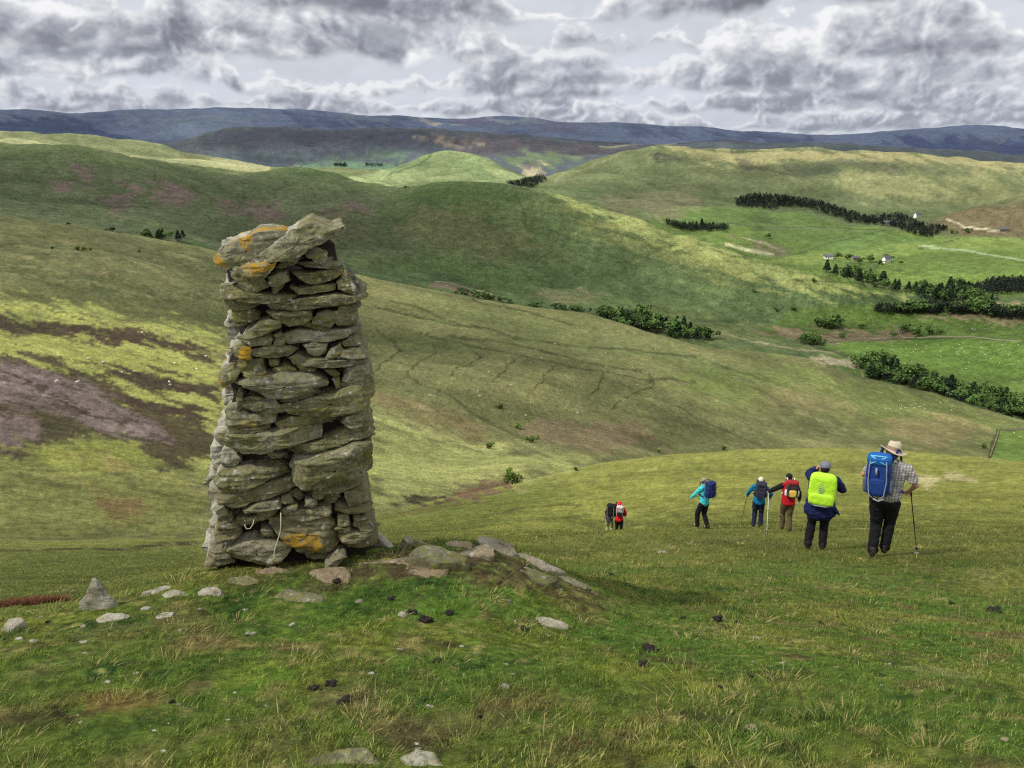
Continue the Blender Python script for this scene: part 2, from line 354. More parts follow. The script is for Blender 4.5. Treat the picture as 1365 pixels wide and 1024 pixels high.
    put(poly([(520,672),(560,658),(590,662),(575,670)], 3, 1, (9, 13)), srgb((66,56,40)))
    put(poly([(600,655),(650,640),(690,640),(660,655),(600,668)], 3, 1, (9, 13)), srgb((112,90,64)))
    put(poly([(500,680),(600,668),(640,672),(500,700)], 5, 1, (9, 11))*.5, srgb((88,78,48)))
    put(np.clip(N_FINE*2.3-.8, 0, 1)*hs*.5, srgb((172,168,118)))
    put(np.clip(-N_FINE*2.0-.8, 0, 1)*hs*.5, srgb((66,76,40)))
    put(line([(1318,610),(1322,590),(1330,572),(1365,572)], 2.2, 0, (9, 14)), srgb((72,70,50)))
    put(poly([(1323,612),(1331,573),(1375,573),(1375,620)], 1.2, 0, (9, 14)), srgb((98,122,46)))
    # ---- dome hill and dark ridge (17..20), valley fields on the right
    hl = (S >= 17) & (S <= 20)
    c1 = srgb((94,108,64)); c2 = srgb((68,90,50))
    put(hl*1., c2+(c1-c2)*np.clip(.5+1.2*NB, 0, 1)[..., None])
    put(poly([(0,195),(310,230),(530,250),(480,330),(300,330),(0,290)], 14, 1, (17, 20))*.6, srgb((88,92,64)))
    vi = srgb((106,88,80))
    for q in [[(130,260),(170,250),(190,270),(160,290)], [(200,252),(240,246),(262,262),(240,272),(205,268)], [(290,268),(320,262),(370,272),(385,288),(340,292),(300,285)],
              [(95,225),(120,232),(110,250)], [(150,240),(200,238),(230,246),(170,252)], [(420,280),(480,270),(510,280),(450,290)], [(60,240),(90,245),(80,262)]]:
        put(poly(q, 4, 1.3, (17, 20))*.8, vi)
    put(poly([(400,290),(470,285),(540,300),(560,340),(500,360),(430,330)], 10, 1, (17, 20))*.5, srgb((92,90,60)))
    put(poly([(560,275),(640,280),(690,310),(720,345),(660,352),(580,335),(530,300)], 14, 1, (17, 20))*.45, srgb((108,98,64)))
    put(poly([(560,246),(640,243),(720,254),(700,275),(620,272),(540,262)], 6, 1, (17, 20))*.7, srgb((78,96,48)))
    put(poly([(720,252),(800,275),(850,289),(950,322),(1050,352),(1100,363),(1200,394),(1100,392),(1000,372),(900,335),(800,292)], 7, .8, (17, 20))*.85, srgb((146,154,82)))  # strip of sunlight on the dome's right flank, painted as paler grass
    put(poly([(740,275),(850,310),(960,350),(1060,382),(960,372),(850,335),(760,300)], 8, 1, (17, 20))*.6, srgb((112,116,62)))
    for q in [[(720,300),(760,320),(820,340),(860,352)], [(760,288),(800,305),(870,325)], [(640,350),(700,362),(720,340),(735,335)], [(560,372),(640,368),(690,358)],
              [(690,260),(700,280),(705,300)], [(60,205),(70,225),(78,245)], [(210,225),(205,240),(215,250)], [(320,235),(325,255),(315,280)], [(20,230),(50,240),(60,255)],
              [(120,265),(160,275),(200,280)], [(250,250),(280,262),(285,280)], [(400,285),(450,280),(500,288)]]:
        put(line(q, 1.8, 1, (17, 20))*.6, srgb((58,72,40)))
    put(poly([(480,350),(620,378),(760,405),(880,420),(960,430),(900,400),(760,365),(600,345)], 8, 1, (17, 20))*.5, srgb((80,104,54)))
    put(poly([(700,385),(780,388),(830,400),(760,406)], 4, 1, (17, 20))*.6, srgb((112,104,72)))
    put(line([(580,373),(600,372),(640,384),(655,392)], 1.5, .2, (17, 20)), srgb((150,144,112)))
    put(poly([(580,375),(600,374),(640,388),(640,396),(600,386),(570,382)], 2, .3, (16, 20)), srgb((120,104,82)))
    # bottom valley mud and river near the near wood
    put(poly([(800,412),(870,405),(950,422),(1060,436),(1100,450),(1040,462),(930,455),(860,440)], 6, .8, (16, 19))*.6, srgb((104,110,62)))
    # valley fields (bright pasture)
    g1 = srgb((96,118,50)); g2 = srgb((84,106,44)); g3 = srgb((118,138,60))
    put(poly([(1060,412),(1160,405),(1365,420),(1365,560),(1240,520),(1145,500),(1090,480),(1100,462),(1000,445)], 4, .3, (16, 20)), g2)
    put(poly([(1090,457),(1200,449),(1365,452),(1365,506),(1270,498),(1160,480)], 3, .3, (16, 20)), srgb((92,120,44)))
    put(poly([(1150,410),(1220,415),(1330,424),(1365,435),(1365,448),(1240,446),(1120,425)], 3, .3, (16, 20)), srgb((88,112,44)))
    put(poly([(1000,442),(1060,435),(1120,440),(1200,440),(1240,446),(1180,452),(1100,456),(1060,452)], 3, .7, (16, 20)), srgb((118,106,76)))
    put(line([(1090,458),(1200,449),(1300,449),(1365,456)], 1.2, .2, (16, 20))*.8, srgb((52,70,38)))
    put(line([(940,437),(1000,455),(1060,466),(1120,470)], 1.4, .2, (16, 19)), srgb((134,126,90)))
    put(line([(1100,470),(1140,478),(1150,500)], 1.4, .3, (14, 19)), srgb((140,132,100)))
    put(line([(1060,452),(1090,465),(1130,475)], 2.5, .6, (15, 19))*.7, srgb((56,66,40)))
    put(poly([(1080,478),(1130,480),(1140,486),(1100,486)], 2, .4, (14, 19)), srgb((150,142,108)))
    put(poly([(1210,420),(1300,408),(1365,402),(1365,425),(1280,424)], 3, .5, (16, 22)), srgb((128,118,82)))
    # ---- far side fields (21..24)
    fz = (S >= 21) & (S <= 24)
    put(fz*1., (srgb((84,100,60))+(srgb((104,114,68))-srgb((84,100,60)))*np.clip(.5+NB, 0, 1)[..., None]))
    put(poly([(860,296),(900,290),(980,276),(1000,278),(1060,282),(1120,300),(1170,302),(1262,318),(1365,318),(1365,400),(1160,388),(1090,368),(1000,340),(900,310)], 2, .2, (18, 24)), g1)
    put(poly([(1010,300),(1100,300),(1200,318),(1240,320),(1100,325),(1000,318)], 3, .3, (19, 24)), srgb((88,110,50)))
    put(poly([(900,292),(980,276),(1010,276),(1080,284),(1140,306),(1100,312),(980,300)], 3, .3, (19, 24)), srgb((88,110,52)))
    put(poly([(1000,345),(1060,336),(1160,332),(1250,318),(1365,316),(1365,330),(1240,336),(1180,345),(1080,350)], 3, .3, (19, 22))*.9, g3)
    put(poly([(1120,372),(1200,380),(1300,388),(1365,380),(1365,365),(1240,362),(1160,362)], 3, .3, (18, 21))*.9, srgb((110,134,54)))
    put(poly([(1180,310),(1235,318),(1180,334),(1110,338),(1060,330),(1120,318)], 4, .5, (19, 22))*.5, srgb((92,120,58)))
    put(poly([(964,318),(1020,322),(1050,332),(1030,334),(975,326)], 3, .6, (19, 22)), srgb((112,108,74)))
    put(line([(968,326),(1000,330),(1030,334)], 3, .2, (18, 22)), srgb((176,176,130)))
    put(line([(990,318),(1020,322),(1045,331)], 1.5, .2, (19, 22)), srgb((140,136,104)))
    for q in [[(960,300),(1040,303),(1120,304),(1180,306)], [(1180,306),(1120,322),(1040,340)], [(1100,345),(1180,358),(1280,372)], [(1225,332),(1240,326),(1280,318)],
              [(900,294),(1000,302)], [(1060,372),(1160,378)]]:
        put(line(q, 1.1, .1, (18, 23))*.7, srgb((64,84,52)))
    put(line([(1225,328),(1290,334),(1340,344),(1365,347)], 1.6, .1, (18, 23)), srgb((150,168,120)))
    put(poly([(1262,284),(1300,272),(1365,256),(1365,320),(1290,316),(1240,306)], 3, .3, (19, 24)), srgb((104,94,64)))
    put(line([(1262,292),(1275,298),(1285,304),(1320,308),(1340,310)], 1.8, .1, (19, 24)), srgb((178,168,134)))
    put(poly([(1180,285),(1240,290),(1270,300),(1230,310),(1180,300)], 3, .5, (19, 24))*.8, srgb((92,92,66)))
    # ---- light hills (25..27): sunlit paleness and haze put into the albedo
    lh = (S >= 25) & (S <= 27)
    put(lh*1., (srgb((92,104,66))+(srgb((116,122,78))-srgb((92,104,66)))*np.clip(.5+1.2*NB, 0, 1)[..., None]))
    L = poly([(-60,150),(60,160),(200,180),(360,215),(360,240),(0,240)], 2, 0, (23, 27))
    put(L, (srgb((132,140,92))+(srgb((164,164,112))-srgb((132,140,92)))*np.clip(.5+1.6*NB, 0, 1)[..., None]))
    L = poly([(430,245),(500,232),(560,195),(620,195),(700,240),(700,262),(430,275)], 2, 0, (23, 27))
    put(L, (srgb((108,132,82))+(srgb((152,164,106))-srgb((108,132,82)))*np.clip(.5+1.6*NB, 0, 1)[..., None]))
    put(line([(520,235),(545,220),(575,203)], 2.4, .6, (23, 27))*.8, srgb((90,108,72)))
    put(poly([(600,204),(625,214),(650,226),(680,238),(640,236),(610,220)], 3, .8, (23, 27))*.6, srgb((100,124,74)))
    put(poly([(870,193),(950,196),(1100,197),(1200,201),(1365,216),(1365,240),(1260,222),(1150,212),(1050,215),(980,222),(930,210)], 4, 1.2, (24, 27))*.9, srgb((152,146,96)))
    put(poly([(1110,240),(1150,225),(1230,236),(1270,255),(1210,265),(1130,255)], 6, 1.2, (22, 27))*.7, srgb((142,142,90)))
    put(poly([(1240,240),(1365,235),(1365,255),(1290,268),(1240,270)], 5, 1.2, (22, 27))*.6, srgb((126,128,80)))
    put(poly([(1040,222),(1110,215),(1200,220),(1260,236),(1200,232),(1130,222),(1090,240)], 4, 1, (23, 27))*.7, srgb((74,80,62)))
    put(poly([(720,262),(800,240),(900,262),(1000,270),(900,285),(780,285)], 6, 1, (21, 27))*.5, srgb((80,98,62)))
    put(poly([(870,200),(905,204),(925,214),(880,210)], 2.5, 1, (24, 27))*.8, srgb((62,62,54)))
    put(poly([(980,215),(1010,220),(1050,232),(1010,232),(985,225)], 3, 1, (24, 27))*.7, srgb((70,70,58)))
    put(poly([(800,262),(880,250),(950,268),(900,290),(820,285)], 6, 1, (21, 26))*.5, srgb((112,98,76)))
    put(line([(740,240),(800,215),(830,204)], 3, .8, (24, 27))*.5, srgb((134,138,92)))
    put(creek*((S >= 17) & (S <= 27))*(1-fieldzone*.9)*.55, srgb((56,70,42)))
    put(np.clip(-N_RIDGE-.35, 0, 1)*1.2*((S >= 17) & (S <= 27))*(1-fieldzone)*.5, srgb((136,134,86)))
    put(np.clip(N_RIDGE-.55, 0, 1)*1.5*hs*.5, srgb((70,80,42)))
    # ---- blue distance (28..): aerial haze painted into the albedo
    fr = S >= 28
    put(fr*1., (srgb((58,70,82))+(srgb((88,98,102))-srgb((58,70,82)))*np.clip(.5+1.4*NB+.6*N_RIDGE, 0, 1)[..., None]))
    put(poly([(390,212),(470,214),(540,214),(520,232),(400,232)], 3, .5, (28, 31)), srgb((98,128,98)))
    put(poly([(430,205),(520,200),(560,205),(520,215),(400,214)], 3, .8, (28, 31))*.8, srgb((88,112,92)))
    put(poly([(300,172),(440,175),(500,174),(560,175),(620,185),(560,196),(420,202),(260,192)], 4, .8, (28, 31))*.9, srgb((72,76,88)))
    put(poly([(560,178),(640,182),(700,186),(760,190),(860,196),(760,208),(640,205),(600,195)], 4, .8, (28, 31))*.9, srgb((88,84,90)))
    put(poly([(550,180),(600,184),(640,192),(600,194)], 3, 1.2, (28, 31))*.6, srgb((150,138,118)))
    put(poly([(670,205),(730,200),(770,212),(720,232),(690,225)], 4, .8, (28, 31))*.9, srgb((104,122,86)))
    put(poly([(700,222),(730,220),(728,232),(700,232)], 3, .6, (28, 31)), srgb((168,160,122)))
    put(poly([(700,214),(720,220),(735,230),(700,224)], 2, .5, (28, 31))*.7, srgb((86,80,92)))
    put(line([(800,194),(860,190),(900,191)], 2.5, .3, (28, 31))*.8, srgb((150,150,118)))
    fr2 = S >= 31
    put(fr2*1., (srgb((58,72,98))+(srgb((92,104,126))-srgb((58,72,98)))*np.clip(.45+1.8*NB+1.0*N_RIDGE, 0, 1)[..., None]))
    put(poly([(0,164),(80,158),(130,168),(185,188),(0,188)], 2, .6, (30, 35))*.8, srgb((52,66,96)))  # shading of overlapping ridges, painted as darker and paler blues
    put(poly([(205,180),(250,162),(300,152),(360,160),(310,174),(240,188)], 2.5, .7, (30, 35))*.7, srgb((104,118,132)))
    put(poly([(380,156),(440,158),(520,163),(600,170),(500,172),(400,168)], 2.5, .7, (30, 35))*.6, srgb((60,70,100)))
    put(poly([(820,172),(900,178),(1000,184),(1080,188),(1000,192),(860,184)], 2.5, .7, (30, 35))*.6, srgb((62,72,100)))
    put(poly([(600,160),(660,160),(720,166),(800,170),(760,178),(640,172)], 3, 1, (31, 35))*.8, srgb((96,92,112)))
    put(poly([(560,162),(600,164),(625,170),(580,170)], 2, 1, (31, 35))*.8, srgb((168,158,140)))
    put(poly([(640,163),(700,162),(730,168),(670,170)], 2, 1, (31, 35))*.7, srgb((124,132,136)))
    put(poly([(440,150),(500,158),(620,160),(560,164),(470,162)], 2, 1, (31, 35))*.6, srgb((106,116,124)))
    put(poly([(1290,190),(1340,192),(1330,197),(1290,196)], 2, 1, (31, 35))*.8, srgb((150,148,138)))
    put(poly([(1180,190),(1280,188),(1365,200),(1365,212),(1230,203)], 3, .8, (31, 35))*.9, srgb((62,74,108)))
    put(poly([(150,155),(250,152),(300,160),(240,168),(180,164)], 3, 1.2, (31, 35))*.5, srgb((104,114,124)))
    lay = lay*(1-.34*sstep(6500, 8500, RR))[..., None]*(np.array([1, 1, 1])+np.array([-.06, 0, .07])*sstep(9500, 12000, RR)[..., None])  # distance tint: haze blue put into the stored colour
    lay = lay*(1+.26*np.clip(NB, -1, 1)[..., None]*(1-.6*sstep(2500, 5000, RR))[..., None])
    lay = lay*(1+.42*np.clip(NF, -1, 1)[..., None])*(1+.20*np.clip(STRK*.7, -1, 1)*(1-sstep(9000, 12000, RR))*sstep(200, 400, RR))[..., None]*(1+.55*np.clip(N_MICRO, -1, 1)*(1-.5*sstep(3000, 6000, RR)))[..., None]
    g_ = lay.mean(-1, keepdims=True); lay = g_+(lay-g_)*.86
    return np.clip(lay*KALB, .003, .8)
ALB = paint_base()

# foreground turf colour, shared by soil sheet and blades: (X, Y) world -> colour, bareness
SPOTS = []                                               # (x, y, radius_x, radius_y, colour, strength, bare)
def spot(px, py, rpx, col, st=.9, bare=0, squash=.6):
    p = at(px, py); d = depth(p); SPOTS.append((p[0], p[1], rpx*d/FPX, srgb(col), st, bare))
for a in [(145,938,55,(160,120,76),.8,.1),(75,955,48,(74,54,48),.9,.8),(372,900,50,(92,134,46),.75,0),(310,930,60,(86,120,46),.6,0),(330,905,30,(138,146,52),.55,0),
          (700,735,70,(110,86,58),.8,.3),(760,800,60,(128,104,66),.7,.2),(870,900,110,(128,132,44),.75,0),(720,860,90,(120,124,44),.6,0),(610,960,90,(124,106,70),.75,.1),(700,930,70,(120,100,64),.7,.1),
          (1330,850,50,(150,118,86),.8,.3),(1270,825,50,(140,120,80),.8,.2),(1250,895,60,(150,142,96),.7,0),(620,800,60,(92,116,46),.5,0),(520,790,50,(90,114,44),.5,0),(250,830,90,(128,112,72),.7,.1),
          (400,790,70,(88,116,46),.7,0),(980,900,60,(70,92,42),.7,0),(1180,900,60,(88,110,46),.6,0),(940,960,50,(84,72,54),.7,.4),(840,830,60,(86,114,44),.7,0),(1000,985,90,(84,112,44),.7,0),
          (1200,960,80,(84,110,44),.6,0),(480,920,60,(120,104,70),.6,.2),(380,990,60,(104,92,64),.6,.3),(200,990,60,(98,112,50),.6,0),(60,890,60,(84,108,48),.6,0),(1000,760,90,(92,112,52),.5,0),
          (1180,780,90,(110,116,66),.4,0),(1300,990,70,(92,116,52),.5,0),(870,960,40,(132,96,74),.5,.2),(1050,1000,30,(70,60,50),.6,.4),(120,870,50,(120,116,62),.6,0),(1265,740,60,(96,100,52),.5,0),
          (560,985,60,(96,84,60),.8,.5),(880,880,30,(76,60,48),.7,.5),(960,835,26,(60,50,42),.6,.5),(1305,765,34,(138,124,90),.6,.2),(560,752,75,(110,90,66),.95,1),(640,742,60,(112,92,68),.95,1),(700,756,60,(108,90,66),.9,.9),(470,766,60,(116,98,74),.9,.8),(340,770,60,(104,92,62),.6,.4),(770,785,45,(130,106,78),.8,.6),(150,838,60,(124,108,76),.6,.2)]: spot(*a)
def turf(X, Y):
    n1 = noise2(X/1.1, Y/1.1, 201); n2 = noise2(X/.33, Y/.33, 202); n3 = noise2(X/.11+5, Y/.11, 203); n4 = noise2(X/2.7, Y/2.7, 204); n5 = noise2(X/.05, Y/.05, 209)
    c = np.zeros(X.shape+(3,))+srgb((98,108,46))
    def mix(w, col):
        nonlocal c
        w = np.clip(w, 0, 1)[..., None]; c = c*(1-w)+col*w
    mix(.35+1.6*n4, srgb((92,116,46)))
    mix(1.9*n1+.9*n2, srgb((122,122,54)))
    mix(-2.0*n2-.35+.6*n3, srgb((118,104,64)))
    mix(2.0*n2+1.2*n3-.45, srgb((60,84,36)))
    mix(2.2*n3-.6+.8*n1, srgb((146,136,80)))
    bare = np.clip(2.2*noise2(X/.23+9, Y/.23, 206)-1.0, 0, 1)
    for x, y, r, col, st, b in SPOTS:
        dd = np.hypot(X-x, (Y-y)*1.15)/r+.75*n2+.65*n3+.35*n5
        w = (1-sstep(.25, 1.35, dd))*st*.72
        mix(w, col*(1+.25*n3[..., None])); bare = np.maximum(bare, w*b*1.2)
    mix(bare*.8, srgb((74,56,44)))
    c = c*np.array([.93, 1.04, .95])*(1+.50*n5[..., None])
    return np.clip(c, 0, 1), np.clip(bare, 0, 1)
near = np.where(RR[:, 0] < 40)[0][-1]
for_rows = slice(0, near+1)
tc, tb = turf(GX[for_rows], GY[for_rows])
far_fade = sstep(6.5, 15, RR[for_rows])[..., None]
ALB[for_rows] = tc*.95*(1-far_fade)+ALB[for_rows]*far_fade

def tag(o, label=None, cat=None, group=None, kind=None):
    if label: o['label'] = label
    if cat: o['category'] = cat
    if group: o['group'] = group
    if kind: o['kind'] = kind
    return o
def np_mesh(name, V, F, mat, col=None, parent=None, smooth=True, attr='Col', nface=None):
    """V (n,3); F (m,3|4) index array"""
    me = bpy.data.meshes.new(name); V = np.asarray(V, np.float32); F = np.asarray(F, np.int32); k = F.shape[1]
    me.vertices.add(len(V)); me.vertices.foreach_set('co', V.ravel())
    me.loops.add(F.size); me.loops.foreach_set('vertex_index', F.ravel())
    me.polygons.add(len(F)); me.polygons.foreach_set('loop_start', np.arange(len(F), dtype=np.int32)*k)
    me.polygons.foreach_set('loop_total', np.full(len(F), k, np.int32))
    me.update(calc_edges=True)
    if smooth: me.polygons.foreach_set('use_smooth', np.ones(len(F), bool))
    if col is not None:
        at_ = me.color_attributes.new(attr, 'FLOAT_COLOR', 'POINT')
        c4 = np.ones((len(V), 4), np.float32); c4[:, :3] = col; at_.data.foreach_set('color', c4.ravel())
    me.materials.append(mat)
    o = bpy.data.objects.new(name, me); COL.objects.link(o)
    if parent: o.parent = parent
    return o
def terrain_part(name, s0, s1, mat):
    rows = np.where((SEG >= s0) & (SEG <= s1))[0]; a = rows[0]; b = min(rows[-1]+2, RR.shape[0])
    nr, nc = b-a, RR.shape[1]
    V = np.stack([GX[a:b], GY[a:b], GZ[a:b]], -1).reshape(-1, 3)
    i = np.arange(nr*nc).reshape(nr, nc)
    F = np.stack([i[:-1, :-1], i[:-1, 1:], i[1:, 1:], i[1:, :-1]], -1).reshape(-1, 4)
    o = np_mesh(name, V, F, mat, ALB[a:b].reshape(-1, 3)); return tag(o, kind='structure')
M_NEAR = terrain_mat('turf_soil', (42., 11.), .8, .03, .42)
M_SLOPE = terrain_mat('hill_grass', (3.2, .7), .8, .25, .34)
M_HILL = terrain_mat('hill_pasture', (.24, .06), .9, 4., .30)
M_FAR = terrain_mat('far_moor', (.05, .012), .8, 22., .20)
terrain_part('ground', 0, 6, M_NEAR)
terrain_part('slope', 7, 9, M_SLOPE)
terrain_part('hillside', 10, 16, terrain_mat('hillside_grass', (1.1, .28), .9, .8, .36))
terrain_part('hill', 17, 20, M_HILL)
terrain_part('valley', 21, 23, M_HILL)
terrain_part('hills', 24, 27, M_HILL)
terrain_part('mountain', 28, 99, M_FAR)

# ------------------------------------------------------------------ camera, sun, sky
cam = bpy.data.cameras.new('camera'); cam.sensor_width = 36; cam.lens = 36*FPX/1365
cam.clip_start = .05; cam.clip_end = 80000
co = bpy.data.objects.new('camera', cam); COL.objects.link(co)
co.location = (0, 0, CZ); co.rotation_euler = (PI/2-PITCH, 0, 0); SC.camera = co
SUN_EL, SUN_AZ = math.radians(47), math.radians(-114)     # azimuth from +Y, clockwise
SD = Vector((math.sin(SUN_AZ)*math.cos(SUN_EL), math.cos(SUN_AZ)*math.cos(SUN_EL), math.sin(SUN_EL)))
sl = bpy.data.lights.new('sun', 'SUN'); sl.energy = 4.6; sl.angle = math.radians(2.0); sl.color = (1, .955, .88)
so = bpy.data.objects.new('sun', sl); COL.objects.link(so); so.rotation_euler = SD.to_track_quat('Z', 'Y').to_euler()
# ------------------------------------------------------------------ the cloudy sky: Nishita light plus rows of cumulus on a far dome
def build_world():
    w = bpy.data.worlds.new('World'); SC.world = w; w.use_nodes = True; nt = w.node_tree; nt.nodes.clear()
    out = nd(nt, 'ShaderNodeOutputWorld'); bg = nd(nt, 'ShaderNodeBackground', Strength=.1); nt.links.new(bg.outputs[0], out.inputs[0])
    sky = nd(nt, 'ShaderNodeTexSky'); sky.sky_type = 'NISHITA'; sky.sun_disc = False
    sky.sun_elevation = SUN_EL; sky.sun_rotation = SUN_AZ; sky.altitude = 400
    tc = nd(nt, 'ShaderNodeTexCoord').outputs['Generated']
    f = noise_tex(nt, tc, 3.2, 4, .55, .2)
    c = ramp(nt, f, [(.3, tuple(srgb((206,210,220)))), (.7, tuple(srgb((246,246,246))))])
    vm = nd(nt, 'ShaderNodeVectorMath', operation='SCALE'); vm.inputs['Scale'].default_value = 11.5; nt.links.new(c, vm.inputs[0])
    m = mixc(nt, ramp(nt, f, [(.36, 0.), (.46, 1.)]), (1, 1, 1), vm.outputs[0]); nt.links.new(sky.outputs[0], m.node.inputs[6]); nt.links.new(m, bg.inputs['Color'])
build_world()
def puff(x, y, s, oct_=5, gain=.55):
    o = 0; a = 1; t = 0
    for i in range(oct_):
        o = o+a*np.abs(noise2(x*2**i+3.1*i, y*2**i-7.7*i, s+i)); t += a; a *= gain
    return o/t*2.2                                      # rounded bulges with creases between them
def sky_field(Xp, Yp):
    """Xp azimuth, Yp height above eye level, both in photograph pixels"""
    H = np.zeros(Xp.shape+(3,)); t = np.clip(Yp/240, 0, 1)[..., None]
    H[:] = srgb((206,212,222))*(1-t)+srgb((214,218,226))*t
    g = fbm(Xp/260, Yp/90, 900, 5)+.5*(puff(Xp/150, Yp/70, 930)-puff(Xp/150-.06, Yp/70+.10, 930))
    H = H*(1+.20*g[..., None])
    rows = [(-8,22,110),(8,34,150),(28,44,170),(52,70,260),(92,96,300),(140,120,380),(196,150,420)]
    dark, mid, lite, white = srgb((126,129,139)), srgb((160,163,173)), srgb((200,203,210)), srgb((248,248,249))
    for k, (yb, h, L) in enumerate(rows):
        s = 1000+37*k
        wob = fbm(Xp/(L*.25), Yp/(L*.16), s+5, 4)*h*.22
        T = yb+h*(.72+1.5*fbm(Xp/L, Yp*0+k*3.3, s, 4))
        B = yb+h*.45*fbm(Xp/(L*1.1), Yp*0+k, s+11, 3)
        wx_ = h*.3*fbm(Xp/(h*.9), Yp/(h*.9), s+60, 3); q = h*1.55; p = puff((Xp+wx_)/q, Yp/(q*.75), s+20); p2 = puff((Xp+wx_-q*.07)/q, (Yp+q*.09)/(q*.75), s+20)
        fT = T+wob*.6-Yp+h*.55*(p-.55); fB = Yp-B-wob*.7-h*.10*(p-.5)
        edge = h*.06+.7
        m = sstep(-edge*.5, edge, fT)*sstep(-edge*.6, edge*1.8, fB)
        thin = fbm(Xp/(L*.6), Yp/(h*1.1), s+31, 4); m = m*np.clip(1.15+1.3*thin, 0, 1)
        v = np.clip(fB/np.maximum(fT+fB, 3), 0, 1)                       # 0 at the base, 1 at the crown
        rim = 1-sstep(0, h*.35, fT)
        big = fbm(Xp/(L*1.6)+9, Yp/140, 777, 3)
        sh = .18+.46*v**1.1+.30*rim*sstep(.25, .8, v)+(p-p2)*1.15+big*.55+.17*fbm(Xp/10., Yp/7., s+50, 4)+.10
        sh = np.clip(sh, 0, 1)[..., None]
        c = np.where(sh < .33, dark+(mid-dark)*sh/.33, np.where(sh < .62, mid+(lite-mid)*(sh-.33)/.29, lite+(white-lite)*(sh-.62)/.38))
        hz = np.clip(1-(yb+6)/110., 0, 1)*.45; c = c*(1-hz)+srgb((180,188,204))*hz
        m = m[..., None]; H = H*(1-m)+c*m
    return H
def build_sky():
    na, ne = 1800, 270; az = np.radians(np.linspace(-56, 56, na)); te = np.tan(np.radians(np.linspace(-3, 17, ne)))
    A, T = np.meshgrid(az, te); C = sky_field(A*FPX+4000, T*FPX); D = 42000.
    V = np.stack([D*np.sin(A), D*np.cos(A), CZ+D*T], -1).reshape(-1, 3); i = np.arange(na*ne).reshape(ne, na)
    F = np.stack([i[:-1, :-1], i[1:, :-1], i[1:, 1:], i[:-1, 1:]], -1).reshape(-1, 4)
    m = bpy.data.materials.new('cloudy_sky'); m.use_nodes = True; nt = m.node_tree; nt.nodes.remove(nt.nodes['Principled BSDF'])
    e = nd(nt, 'ShaderNodeEmission', Strength=1.); a = nd(nt, 'ShaderNodeAttribute', attribute_name='Col').outputs['Color']; nt.links.new(a, e.inputs[0])
    nt.links.new(e.outputs[0], nt.nodes['Material Output'].inputs['Surface']); m.cycles.emission_sampling = 'NONE'
    tag(np_mesh('sky', V, F, m, C.reshape(-1, 3)), kind='structure')
build_sky()
SC.view_settings.view_transform = 'Standard'; SC.view_settings.look = 'None'; SC.view_settings.exposure = 0; SC.view_settings.gamma = 1
SC.cycles.use_denoising = False; SC.cycles.pixel_filter_type = 'BLACKMAN_HARRIS'; SC.cycles.filter_width = 1.25; SC.cycles.sample_clamp_indirect = 4
SC.cycles.max_bounces = 5; SC.cycles.transparent_max_bounces = 12
